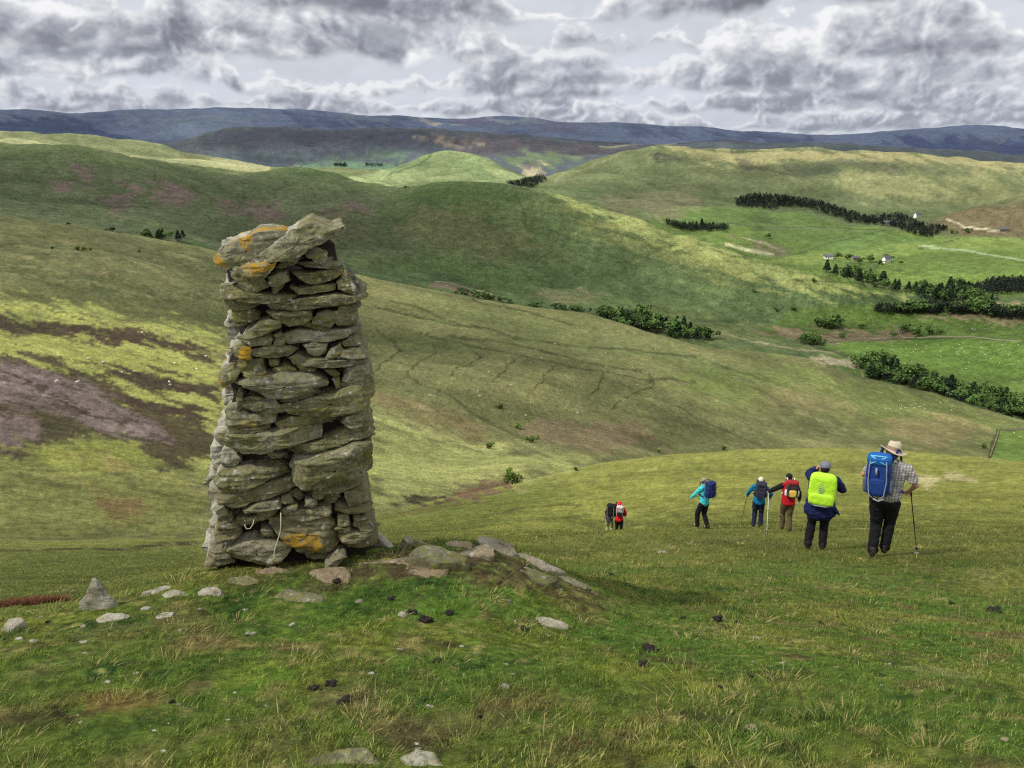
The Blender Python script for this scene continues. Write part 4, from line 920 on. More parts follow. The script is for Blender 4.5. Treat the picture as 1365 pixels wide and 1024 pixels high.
RK = [
 # px, py, width, height, label, kw
 (132,808,62,48,'upright pointed pale rock standing left of the pillar',dict(ratio=.5,peak=-.2,white=.75,flat_top=.9,sink=.2)),
 (210,788,42,12,'low pale boulder between the pointed rock and the pillar',dict(white=.7)),
 (232,792,44,6,'thin pale slab lying just right of the low pale boulder',dict(white=.7,flat_top=.3)),
 (150,824,46,11,'white sloping stone at the foot of the pointed rock',dict(white=.85)),
 (195,810,16,6,'small flat white stone right of the pointed rock',dict(white=.95)),
 (222,820,30,8,'small white stone half sunk in the dry grass below the low boulder',dict(white=.9)),
 (20,836,42,20,'grey boulder at the left edge of the summit',dict(white=.5,sink=.2)),
 (26,850,12,7,'small pale stone directly below the grey left edge boulder',dict(white=.8)),
 (44,853,14,7,'small pale stone lower right of the grey left edge boulder',dict(white=.8)),
 (111,834,10,9,'tiny rounded stone below left of the pointed rock',dict(white=.7)),
 (278,790,40,16,'rounded pale stone lying left in front of the pillar foot',dict(white=.6)),
 (322,774,52,17,'flat grey brown stone near the left foot of the pillar',dict(mat=1,white=.3,flat_top=.45)),
 (362,761,58,13,'flat pinkish slab lying at the middle of the pillar foot',dict(mat=2,white=.1,flat_top=.35,ratio=.6)),
 (442,768,70,30,'big brown block lying before the right foot of the pillar',dict(mat=2,white=.15,yaw=-.5,flat_top=.5,tilty=.15)),
 (392,798,84,15,'long low greenish slab half buried in grass before the pillar',dict(mat=1,white=.2,flat_top=.4,yaw=.15,sink=.35)),
 (528,754,196,56,'broad brown bedrock slab right of the pillar foot',dict(mat=2,white=.12,flat_top=.3,ratio=.5,sink=.42,tilty=.02)),
 (592,752,110,56,'brown hummock of broken rock at the end of the bedrock slab',dict(mat=1,white=.2,ratio=.5,tilty=.18,sink=.35)),
 (508,727,44,24,'pale flake leaning against the right side of the pillar',dict(white=.7,tilty=.75,ratio=.5,flat_top=.3,sink=-.1)),
 (556,728,50,24,'pale leaning flake on the back edge of the bedrock slab',dict(mat=1,white=.4,tilty=.45,ratio=.5,flat_top=.3,sink=.1)),
 (612,726,44,14,'low weathered stone on the skyline between two leaning flakes',dict(mat=2,white=.3,flat_top=.4)),
 (664,732,74,32,'white edged slab crowning the right hand outcrop',dict(mat=2,white=.45,tilty=.35,ratio=.5,flat_top=.3,sink=.1)),
 (718,752,74,24,'long pale slab sloping down from the outcrop crown',dict(mat=2,white=.45,tilty=.42,ratio=.4,flat_top=.25,sink=.1)),
 (764,776,52,20,'lowest pale slab at the right end of the outcrop',dict(mat=1,white=.5,tilty=.4,ratio=.4,flat_top=.25,sink=.1)),
 (636,738,60,22,'earthy brown stone below the outcrop crown',dict(mat=2,white=.1,flat_top=.4,sink=.2)),
 (690,756,110,40,'broad earthy hump of bedrock below the long pale slab',dict(mat=1,white=.15,flat_top=.35,ratio=.5,sink=.5,tilty=.2)),
 (728,830,60,14,'flat grey stone alone in the grass right of the pillar',dict(white=.45,flat_top=.4)),
 (468,1012,122,44,'big flat grey rock breaking through turf at the bottom edge',dict(mat=1,white=.4,flat_top=.35,ratio=.5,sink=.35)),
 (566,1016,92,40,'second flat rock at the bottom edge with pale crust',dict(mat=1,white=.6,flat_top=.35,ratio=.5,yaw=-.3,sink=.35)),
 (145,908,16,9,'small white stone alone in the grass of the left foreground',dict(white=.95)),
 (537,818,26,10,'pair of white pebbles beside dark droppings below the bedrock slab',dict(white=.95)),
 (478,800,16,6,'pale pebble under the big brown block',dict(white=.8)),
 (390,832,12,12,'small pale upright pebble in front of the long low slab',dict(white=.8)),
 (334,843,16,6,'small whitish pebble in the grass left of the upright pebble',dict(white=.8)),
 (112,854,16,6,'small pale green stone in the grass below the pointed rock',dict(white=.6)),
 (573,940,14,8,'small pale stone in bare earth in the lower middle',dict(white=.8)),
 (672,914,20,9,'pale stone at the edge of the brown turf in the lower middle',dict(white=.6)),
 (1002,970,26,10,'pale flaky stone in the lower right grass',dict(white=.6,mat=2)),
 (884,690,0,0,'',None),
 (882,735,16,5,'small grey stone on the slope left of the walkers',dict(white=.5)),
 (1006,850,18,5,'small flat stone in the middle of the right hand grass',dict(white=.6)),
 (1222,736,8,5,'tiny white stone at the tip of the trekking pole',dict(white=.95)),
 (1352,786,0,0,'',None),
 (1340,985,14,8,'brown stone near the lower right corner',dict(white=.2,mat=2)),
 (218,1000,12,6,'white chip of stone low in the left foreground',dict(white=.9)),
 (495,896,12,6,'grey chip of stone below the bright green tuft',dict(white=.8)),
]
MM = {0: M_ROCK, 1: M_ST, 2: M_BROWN}
for i, (px, py, w, h, lab, kw) in enumerate(RK):
    if kw is None: continue
    kw = dict(kw); kw['mat'] = MM[kw.get('mat', 0)]
    rock(px, py+2, w, h, lab, i+1.3, geo=ICO3 if w < 30 else ICO4, name='rock' if w > 30 else 'stone', cat='rock' if w > 30 else 'stone', **kw)
# dark sheep droppings
M_DUNG = flat('dark_dung', (40,32,28), .7, .4, 60, .4, .01)
LB_ = ['dark droppings beside the pair of white pebbles','black droppings in the grass below the flat grey stone','dark clump of droppings in the middle of the right grass','']
DG = [(522,798,12,8),(550,816,14,9),(568,826,20,9),(418,918,16,12),(441,912,18,9),(460,934,22,9),(868,866,26,9),(910,823,10,7),(958,826,20,9),(984,829,10,5),(855,886,18,7),(582,881,16,8),(64,828,8,6),
      (960,915,10,7),(1095,830,8,5),(1324,814,20,8),(1268,804,8,6),(815,766,8,5),(450,775,16,9),(1000,901,10,6),(230,935,10,6),(840,805,0,0),(598,817,14,7),(700,838,14,5),(1175,900,10,5),(640,955,10,6)]
LP = random.Random(21)
for i in range(46):                               # chips of stone embedded in the turf
    x = LP.uniform(20, 1340); y = LP.uniform(775, 1000) if x > 560 else LP.uniform(805, 1000)
    rock(x, y, LP.uniform(5, 11), LP.uniform(3, 5), 'small pale chip of stone sunk in the summit turf', 90+i*1.7, mat=M_ROCK if i % 3 else M_BROWN, geo=ICO2, name='stone_chip', cat='stone', group='stone chips scattered through the summit turf', white=.75, sink=.35)
M_none = None
for i, (x, y, w, h) in enumerate(DG):
    if not w: continue
    p = at(x, y+2); sc = depth(p)/FPX; Vs, Fs, off = [], [], 0; rg = random.Random(i)
    for q in range(9):
        V, F = ICO2; s = w*sc*.20*(.7+.6*rg.random()); c = np.array([np.clip(rg.gauss(0, .2), -.3, .3)*w*sc, np.clip(rg.gauss(0, .15), -.24, .24)*w*sc, s*.6+rg.random()*h*sc*.35])
        c = c*(0 if q == 0 else 1); s = s*(1.5 if q == 0 else .85); V2 = V*s*np.array([1.15, 1, .55])*(1+.45*noise3(V*2+q+i, 3))[:, None]+c; Vs.append(V2); Fs.append(F+off); off += len(V)
    o = np_mesh('sheep_dropping', np.concatenate(Vs), np.concatenate(Fs), M_DUNG); o.location = p
    tag(o, 'small dark heap of sheep droppings lying in the short summit turf', 'droppings', 'sheep droppings scattered over the summit turf')
# rusty bracken patch at left beyond the summit edge
# ------------------------------------------------------------------ grass
def blades(name, n, r0, r1, az0, az1, hmin, hmax, wid, bend, seed, mat, label=None, two=True, dens=None):
    g = np.random.default_rng(seed)
    lr = g.uniform(math.log(r0), math.log(r1), n); a = g.uniform(az0, az1, n); r = np.exp(lr)
    X, Y = r*np.sin(a), r*np.cos(a)
    c, bare = turf(X, Y)
    tuft = noise2(X/.16, Y/.16, 301)+.6*noise2(X/.5, Y/.5, 302)
    # keep off the pillar and rocks, thin on bare soil
    s = (X-BX)*TX+(Y-BY)*TY; d = -((X-BX)*NX+(Y-BY)*NY)
    keep = ~((s > -.02) & (s < .72) & (d > 0) & (d < .75))
    keep &= g.random(n) > bare*.85
    keep &= g.random(n) < np.clip(.75+.5*tuft, .25, 1)
    X, Y, r, c, tuft, a = X[keep], Y[keep], r[keep], c[keep], tuft[keep], a[keep]; n = len(X)
    # height lookup in the polar grid
    ci = np.clip(np.searchsorted(AZ, a)-1, 0, len(AZ)-2); fa = (a-AZ[ci])/(AZ[ci+1]-AZ[ci])
    Z = np.empty(n); lrn = np.log(r); o_ = np.argsort(ci); cs = ci[o_]; b_ = np.searchsorted(cs, np.arange(len(AZ)))
    for q in range(len(AZ)-1):
        i0, i1 = b_[q], b_[q+1]
        if i1 > i0:
            ii = o_[i0:i1]; z0 = np.interp(lrn[ii], LR[:, q], GZ[:, q]); z1 = np.interp(lrn[ii], LR[:, q+1], GZ[:, q+1]); Z[ii] = z0*(1-fa[ii])+z1*fa[ii]
    grow = np.clip(.70+.6*tuft, .3, 1.7)
    ff = sstep(6.5, 15, r)[:, None]; bm_ = noise2(X/3., Y/3., 77)[:, None]; sh = (srgb((120,122,50))*.5+srgb((84,94,38))*.5)*(1+.5*bm_); sh = sh+(srgb((134,136,56))-sh)*.8*sstep(40, 115, r)[:, None]; c = c*(1-ff)+sh*.92*ff
    h = g.uniform(hmin, hmax, n)*grow*(1+.15*sstep(5, 14, r)); w = wid*g.uniform(.7, 1.3, n)*np.maximum(1, r/3.2)
    th = g.uniform(0, 2*PI, n); lean = g.normal(.25, .35, n)*bend; wd = g.normal(.9, .5, n)      # lean with the wind
    lx = np.cos(wd)*lean*h+g.normal(0, .25, n)*h; ly = np.sin(wd)*lean*h+g.normal(0, .25, n)*h
    ux, uy = np.cos(th)*w*.5, np.sin(th)*w*.5
    hv = g.random(n); straw = (hv > .91)[:, None]; br = g.uniform(.5, 1.6, n)[:, None]
    bc = np.where(straw, .4*c+.6*srgb((178,166,108)), c)*br*1.2
    base = np.stack([X, Y, Z-.006], -1)
    if two:
        V = np.stack([base-np.stack([ux, uy, 0*ux], -1), base+np.stack([ux, uy, 0*ux], -1),
                      base+np.stack([lx*.35+ux*.8, ly*.35+uy*.8, h*.6], -1), base+np.stack([lx*.35-ux*.8, ly*.35-uy*.8, h*.6], -1),
                      base+np.stack([lx, ly, h*.92], -1)], 1)
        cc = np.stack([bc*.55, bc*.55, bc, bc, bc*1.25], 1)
        i = np.arange(n)[:, None]*5; F = np.concatenate([i+[0, 1, 2], i+[0, 2, 3], i+[3, 2, 4]])
    else:
        V = np.stack([base-np.stack([ux, uy, 0*ux], -1), base+np.stack([ux, uy, 0*ux], -1), base+np.stack([lx, ly, h], -1)], 1)
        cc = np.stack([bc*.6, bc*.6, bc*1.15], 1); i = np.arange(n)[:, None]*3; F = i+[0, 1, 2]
    o = np_mesh(name, V.reshape(-1, 3), F, mat, np.clip(cc.reshape(-1, 3), 0, 1), smooth=False)
    return tag(o, label, 'grass', kind='stuff')
def blade_mat():
    m, nt, b = new_mat('grass_blade', .75); b.inputs['Specular IOR Level'].default_value = .2
    a = nd(nt, 'ShaderNodeAttribute', attribute_name='Col').outputs['Color']; nt.links.new(a, b.inputs['Base Color'])
    tr = nd(nt, 'ShaderNodeBsdfTranslucent'); nt.links.new(a, tr.inputs['Color'])
    mx = nd(nt, 'ShaderNodeMixShader', Fac=.25); nt.links.new(b.outputs[0], mx.inputs[1]); nt.links.new(tr.outputs[0], mx.inputs[2])
    nt.links.new(mx.outputs[0], nt.nodes['Material Output'].inputs['Surface']); return m
M_BL = blade_mat(); A40 = math.radians(46)
NG = 1.0
blades('short_grass', int(300000*NG), 1.15, 7, -A40, A40, .008, .034, .0030, 1.5, 1, M_BL, 'short wind-bent summit turf of mixed green and straw blades')
blades('distant_grass', int(230000*NG), 5.5, 75, -A40, A40, .018, .055, .0042, 1.6, 2, M_BL, 'rougher tufted grass on the slope where the walkers descend', two=False)

def tussocks(n_cl, per, seed):
    g = np.random.default_rng(seed); Vs, Cs = [], []
    for q in range(n_cl):
        r = math.exp(g.uniform(math.log(1.5), math.log(16))); a = g.uniform(-.72, .72); cx, cy = r*math.sin(a), r*math.cos(a)
        s = (cx-BX)*TX+(cy-BY)*TY; d = -((cx-BX)*NX+(cy-BY)*NY)
        if -.1 < s < .85 and -.15 < d < .9: continue
        z = gz(cx, cy); rad = g.uniform(.03, .11); h0 = g.uniform(.010, .026)*(.6+.4*sstep(2., 5., r)); kind = g.random(); base = srgb((170,156,100)) if kind < .22 else srgb((76,100,40)) if kind < .62 else srgb((112,128,50))
        m = int(per*(rad/.07)**1.3); X = cx+g.normal(0, rad*.6, m); Y = cy+g.normal(0, rad*.6, m); h = h0*g.uniform(.5, 1.2, m); th = g.uniform(0, 6.28, m); w = .0016*max(1, r/3.2)*g.uniform(.7, 1.3, m)
        ox, oy = (X-cx)*.5+h*g.normal(.5, .4, m), (Y-cy)*.6+h*g.normal(.2, .3, m); Z = np.full(m, z-.008)-np.hypot(X-cx, Y-cy)*.12
        b = np.stack([X, Y, Z], -1); u = np.stack([np.cos(th)*w, np.sin(th)*w, 0*w], -1)
        Vs.append(np.stack([b-u, b+u, b+np.stack([ox*.4, oy*.4, h*.65], -1)+u*.8, b+np.stack([ox*.4, oy*.4, h*.65], -1)-u*.8, b+np.stack([ox, oy, h*.9], -1)], 1))
        c = base*g.uniform(.5, 1.5, m)[:, None]; Cs.append(np.stack([c*.5, c*.5, c, c, c*1.2], 1))
    V = np.concatenate(Vs); C = np.concatenate(Cs); i = np.arange(len(V))[:, None]*5; F = np.concatenate([i+[0, 1, 2], i+[0, 2, 3], i+[3, 2, 4]])
    tag(np_mesh('tussock_grass', V.reshape(-1, 3), F, M_BL, np.clip(C.reshape(-1, 3), 0, 1), smooth=False), 'wiry tussocks of dead and green grass dotted through the summit turf', 'grass', kind='stuff')
tussocks(800, 60, 77)
# ------------------------------------------------------------------ walkers
def seg_tube(P, R, n=14, flat_=1.0):
    """closed tapered tube with rounded ends; R radius or (rx, ry)"""
    P = [np.array(p, float) for p in P]; R = [np.array(r if hasattr(r, '__len__') else (r, r), float) for r in R]
    t0 = P[1]-P[0]; t1 = P[-1]-P[-2]; t0 /= np.linalg.norm(t0); t1 /= np.linalg.norm(t1)
    PP = [P[0]-t0*R[0].min()*.75, P[0]-t0*R[0].min()*.45]+P+[P[-1]+t1*R[-1].min()*.45, P[-1]+t1*R[-1].min()*.75]
    RR_ = [R[0]*.35, R[0]*.8]+R+[R[-1]*.8, R[-1]*.35]
    V = []
    for i in range(len(PP)):
        t = PP[min(i+1, len(PP)-1)]-PP[max(i-1, 0)]; t = t/np.linalg.norm(t)
        ref = np.array([1., 0, 0]) if abs(t[0]) < .85 else np.array([0, 1., 0])
        v = np.cross(t, ref); v /= np.linalg.norm(v); u = np.cross(v, t)
        if v[1] < 0: v = -v
        for k in range(n): a = 2*PI*k/n; V.append(PP[i]+u*RR_[i][0]*math.cos(a)+v*RR_[i][1]*math.sin(a))
    m = len(PP); idx = np.arange(m*n).reshape(m, n); i2 = np.roll(idx, -1, 1)
    F = [list(f) for f in np.stack([idx[:-1], i2[:-1], i2[1:], idx[1:]], -1).reshape(-1, 4)]+[list(idx[0][::-1]), list(idx[-1])]
    return np.array(V), F
def ell(c, r, rot=None, geo=None):
    V, F = geo or ICO3; V = V*np.array(r)
    if rot is not None: V = V@np.array(rot.to_3x3()).T
    return V+np.array(c), [list(f) for f in F]
def rbox(c, s, rot=None, k=.25):
    """rounded, slightly stuffed box"""
    V, F = ICO4; p = 1/ (np.sum(np.abs(V)**(2/k*1.0), axis=1)**(k/2))[:, None]; V = V*p
    V = V*np.array(s)/2
    if rot is not None: V = V@np.array(rot.to_3x3()).T
    return V+np.array(c), [list(f) for f in F]
FOLD = bpy.data.textures.new('folds', 'CLOUDS'); FOLD.noise_scale = .07; FOLD.noise_depth = 3
def merged(name, parts, mat, parent, voxel=.01, fold=0, smooth_it=3):
    V, F, o_ = [], [], 0
    for v, f in parts:
        V.append(v); F += [[int(i)+o_ for i in q] for q in f]; o_ += len(v)
    me = bpy.data.meshes.new(name); me.from_pydata(np.concatenate(V).tolist(), [], F); me.materials.append(mat)
    o = bpy.data.objects.new(name, me); COL.objects.link(o); o.parent = parent
    if voxel:
        r = o.modifiers.new('r', 'REMESH'); r.mode = 'VOXEL'; r.voxel_size = voxel; r.use_smooth_shade = True
        s = o.modifiers.new('s', 'SMOOTH'); s.iterations = smooth_it; s.factor = .5
    else: me.polygons.foreach_set('use_smooth', [True]*len(me.polygons))
    if fold:
        d = o.modifiers.new('d', 'DISPLACE'); d.texture = FOLD; d.strength = fold; d.mid_level = .5; d.texture_coords = 'GLOBAL'
    return o
def ik(a, c, l1, l2, pole):
    a, c, pole = (np.array(v, float) for v in (a, c, pole)); d = c-a; L = min(np.linalg.norm(d), (l1+l2)*.999); d = d/np.linalg.norm(d)
    c = a+d*L; x = (l1*l1-l2*l2+L*L)/(2*L); h = math.sqrt(max(l1*l1-x*x, 0)); p = pole-d*np.dot(pole, d); p /= np.linalg.norm(p)
    return a+d*x+p*h, c
def hand_parts(w, dirv, side, grip=.0):
    """palm, four unequal fingers bent round what they hold, thumb from the side of the palm"""
    w = np.array(w, float); d = np.array(dirv, float); d /= np.linalg.norm(d)
    up = np.array([0, 0, 1.]) if abs(d[2]) < .8 else np.array([0, 1., 0]); s = np.cross(d, up); s /= np.linalg.norm(s); n = np.cross(s, d)
    ps = [seg_tube([w, w+d*.045, w+d*.085], [(.026, .018), (.04, .016), (.038, .014)])]
    for i, L in enumerate((.066, .075, .07, .055)):
        o = w+d*.085+s*(i-1.5)*.019; b = 1.1*grip+.3
        q = o+(d*math.cos(b*.5)-n*math.sin(b*.5))*L*.45; q2 = q+(d*math.cos(b*1.3)-n*math.sin(b*1.3))*L*.33; q3 = q2+(d*math.cos(b*2)-n*math.sin(b*2))*L*.28
        ps.append(seg_tube([o, q, q2, q3], [.0088, .0085, .0078, .0065], 8))
    o = w+d*.03-s*side*.03; q = o+(-s*side*.7+d*.6-n*.4)*.035; q2 = q+(d*.8-n*.6)*.028
    ps.append(seg_tube([o, q, q2], [.0105, .0095, .008], 8)); return ps
SKIN = flat('skin', (198,150,124), .6, .08, 40, .1, .003, .35)
def cloth(name, rgb, rough=.85): return flat(name, rgb, rough, .30, 13, .8, .02, .15)
M_BLACK = cloth('black_trouser_cloth', (30,30,34)); M_BOOT = flat('boot_leather', (58,52,48), .6, .3, 30, .3)
M_GREYP = flat('grey_strap', (150,156,164), .7, .1, 40, .2)
def person(px, py, H, yaw, label, cl, hips=(0, 0), chest=(0, 0), head=(0, 0), turn=0, footL=(-.1, 0), footR=(.1, 0), liftL=0, liftR=0, handL=None, handR=None, poleL=(-1, -.6, -.3), poleR=(1, -.6, -.3),
           gripL=.3, gripR=.3, voxel=.012, build=1., rmin=0, kneefwd=(0, 1, 0), r=None, nod=0):
    p = at(px, py, rmin)
    root = bpy.data.objects.new('person', None); COL.objects.link(root); root.location = p; yaw = yaw-math.atan2(p[0], p[1]); root.rotation_euler = (0, 0, yaw)
    root['label'] = label; root['category'] = 'walker'; k = H/1.76; B = build
    root.scale = (k, k, k)
    hp = np.array([hips[0], hips[1], .95]); ch = np.array([chest[0], chest[1], 1.34]); nk = ch+np.array([(head[0]-chest[0])*.5, (head[1]-chest[1])*.5, .15])
    hd = np.array([head[0], head[1], 1.635-nod*.04])
    fL, fR = np.array([footL[0], footL[1], .085+liftL]), np.array([footR[0], footR[1], .085+liftR])
    hL, hR = hp+[-.095, 0, -.04], hp+[.095, 0, -.04]
    kL, fL = ik(hL, fL, .435, .425, kneefwd); kR, fR = ik(hR, fR, .435, .425, kneefwd)
    sL, sR = ch+[-.175*B, 0, .09], ch+[.175*B, 0, .09]
    hdl = np.array(handL if handL is not None else (sL[0]-.08, sL[1]+.12, .86)); hdr = np.array(handR if handR is not None else (sR[0]+.08, sR[1]+.12, .86))
    eL, wL = ik(sL, hdl, .29, .25, poleL); eR, wR = ik(sR, hdr, .29, .25, poleR)
    RT = Matrix.Rotation(turn, 4, 'Z')@Matrix.Rotation(-nod*.5, 4, 'X')
    def hdp(v): return hd+np.array(RT@Vector(v))
    # one continuous body
    bp = [seg_tube([hp+[0, 0, -.05], hp+[0, 0, .08], (hp+ch)/2, ch, ch+[0, 0, .09]], [(.15, .10), (.145, .10), (.13, .09), (.155, .105), (.13, .085)], 18),
          seg_tube([sL, ch+[0, 0, .11], sR], [.055, .06, .055]), seg_tube([nk-[0, 0, .06], nk+[0, 0, .04], hd-[0, 0, .03]], [.062, .054, .052]),
          seg_tube([sL, eL], [.05, .04]), seg_tube([eL, wL], [.04, .027]), seg_tube([sR, eR], [.05, .04]), seg_tube([eR, wR], [.04, .027]),
          seg_tube([hL, kL], [.085, .055]), seg_tube([kL, kL+(fL-kL)*.35, fL], [.055, .052, .035]), seg_tube([hR, kR], [.085, .055]), seg_tube([kR, kR+(fR-kR)*.35, fR], [.055, .052, .035]),
          seg_tube([fL, fL+[0, .12, -.04]], [.036, .03]), seg_tube([fR, fR+[0, .12, -.04]], [.036, .03]),
          ell(hd, (.074, .092, .105)), ell(hdp((0, .028, -.055)), (.052, .06, .055)), ell(hdp((0, .094, -.02)), (.011, .017, .022)), ell(hdp((0, .082, .018)), (.05, .012, .011)),
          ell(hdp((-.075, -.004, -.01)), (.010, .019, .028)), ell(hdp((.075, -.004, -.01)), (.010, .019, .028)), ell(hdp((0, .086, -.058)), (.024, .007, .006))]
    bp += hand_parts(wL, wL-eL+np.array([0, .03, 0]), -1, gripL)+hand_parts(wR, wR-eR+np.array([0, .03, 0]), 1, gripR)
    merged('body', bp, SKIN, root, min(voxel, .009))
    for s in (-1, 1):
        V, F = ell(hdp((s*.03, .081, 0)), (.011, .009, .008)); merged('eye', [(V, F)], M_BOOT, root, 0)
    # trousers
    tr = [seg_tube([hp+[0, 0, -.04], hp+[0, 0, .10]], [(.175*B, .125*B), (.165*B, .115*B)], 18)]
    for h_, kk, f_ in ((hL, kL, fL), (hR, kR, fR)):
        tr += [seg_tube([h_, h_+(kk-h_)*.5, kk], [.108*B, .096*B, .08], 14), seg_tube([kk, kk+(f_-kk)*.5, f_+(kk-f_)*.10, f_+(kk-f_)*.02], [.08, .076, .07, .074], 14)]
    merged('trousers', tr, cl['trousers'], root, voxel, .034)
    for f_ in (fL, fR):
        merged('boot', [seg_tube([f_+[0, -.01, .06], f_+[0, -.015, -.01]], [.052, .056]), seg_tube([f_+[0, -.03, -.045], f_+[0, .06, -.045], f_+[0, .16, -.05]], [(.046, .038), (.052, .036), (.042, .028)])], cl.get('boots', M_BOOT), root, .011)
    # jacket or shirt with sleeves
    hem = cl.get('hem', -.04); lo = cl.get('loose', 1.); short = cl.get('short', False)
    jk = [seg_tube([hp+[0, 0, hem], hp+[0, 0, .10], (hp+ch)/2, ch, ch+[0, 0, .10]], [(.19*B*lo*cl.get('flare', 1), .14*B*lo*cl.get('flare', 1)), (.175*B*lo, .13*B*lo), (.17*B*lo, .125*B*lo), (.185*B*lo, .13*B*lo), (.15*B, .10*B)], 20),
          seg_tube([sL+[.01, 0, .0], ch+[0, 0, .125], sR-[.01, 0, .0]], [.07*lo, .075*lo, .07*lo]), seg_tube([nk-[0, 0, .04], nk+[0, 0, .0]], [.075, .068])]
    for s_, e_, w_ in ((sL, eL, wL), (sR, eR, wR)):
        if short: jk += [seg_tube([s_, s_+(e_-s_)*.45, s_+(e_-s_)*.66], [.076, .072, .076])]
        else: jk += [seg_tube([s_, e_], [.078*lo, .062*lo]), seg_tube([e_, e_+(w_-e_)*.93], [.062*lo, .046*lo])]
    for extra in cl.get('extra', []): jk.append(extra)
    merged(cl.get('top_name', 'jacket'), jk, cl['top'], root, voxel, .040*lo)
    hk = cl.get('hair')
    if hk:
        hpz = [ell(hd+[0, -.012, .018], (.086, .098, .108))]
        if cl.get('long'): hpz += [ell(hdp((0, -.07, -.06)), (.07, .05, .09)), ell(hdp((.02, -.085, -.12)), (.045, .035, .06))]
        # keep the face free
        o = merged('hair', hpz, hk, root, .009, .02)
        hv = hdp((0, .0, 0)); 
    return dict(root=root, wL=wL, wR=wR, hd=hd, hdp=hdp, ch=ch, hp=hp, sL=sL, sR=sR, eL=eL, eR=eR, H=k, yaw=yaw, p=p)
def lw(P, v):
    """point in the walker's own space -> world"""
    return P['root'].location + Matrix.Rotation(P['yaw'], 3, 'Z')@(Vector(v)*P['H'])
def top_empty(name, loc, label, cat, rot=0, group=None):
    e = bpy.data.objects.new(name, None); COL.objects.link(e); e.location = loc; e.rotation_euler = (0, 0, rot); return tag(e, label, cat, group)
M_POLE = flat('pole_alloy', (44,44,48), .45, .1, 40, 0, spec=.5); M_POLEW = flat('pale_pole', (206,206,196), .45, .1, 40, 0, spec=.5); M_CORK = flat('pole_grip', (40,38,36), .8)
def trek_pole(P, top, tip_px, label, mat=M_POLE, rmin=0):
    a = lw(P, top); b = at(*tip_px, rmin); e = top_empty('trekking_pole', b, label, 'trekking pole'); d = (a-b)
    def L(t): return tuple(d*t)
    tube_obj('shaft', [L(.0), L(.45), L(.451), L(.96)], [.005, .007, .0085, .0085], mat, e, 8)
    tube_obj('handle', [L(.93), L(.97), L(1.03), L(1.05)], [.012, .016, .017, .012], M_CORK, e, 8)
    V, F = ell(tuple(d*.045), (.035, .035, .006)); merged('basket', [(V, F)], M_CORK, e, 0)
    V, F = ell(tuple(d*.5), (.013, .013, .022)); merged('clamp', [(V, F)], M_CORK, e, 0)
    return e
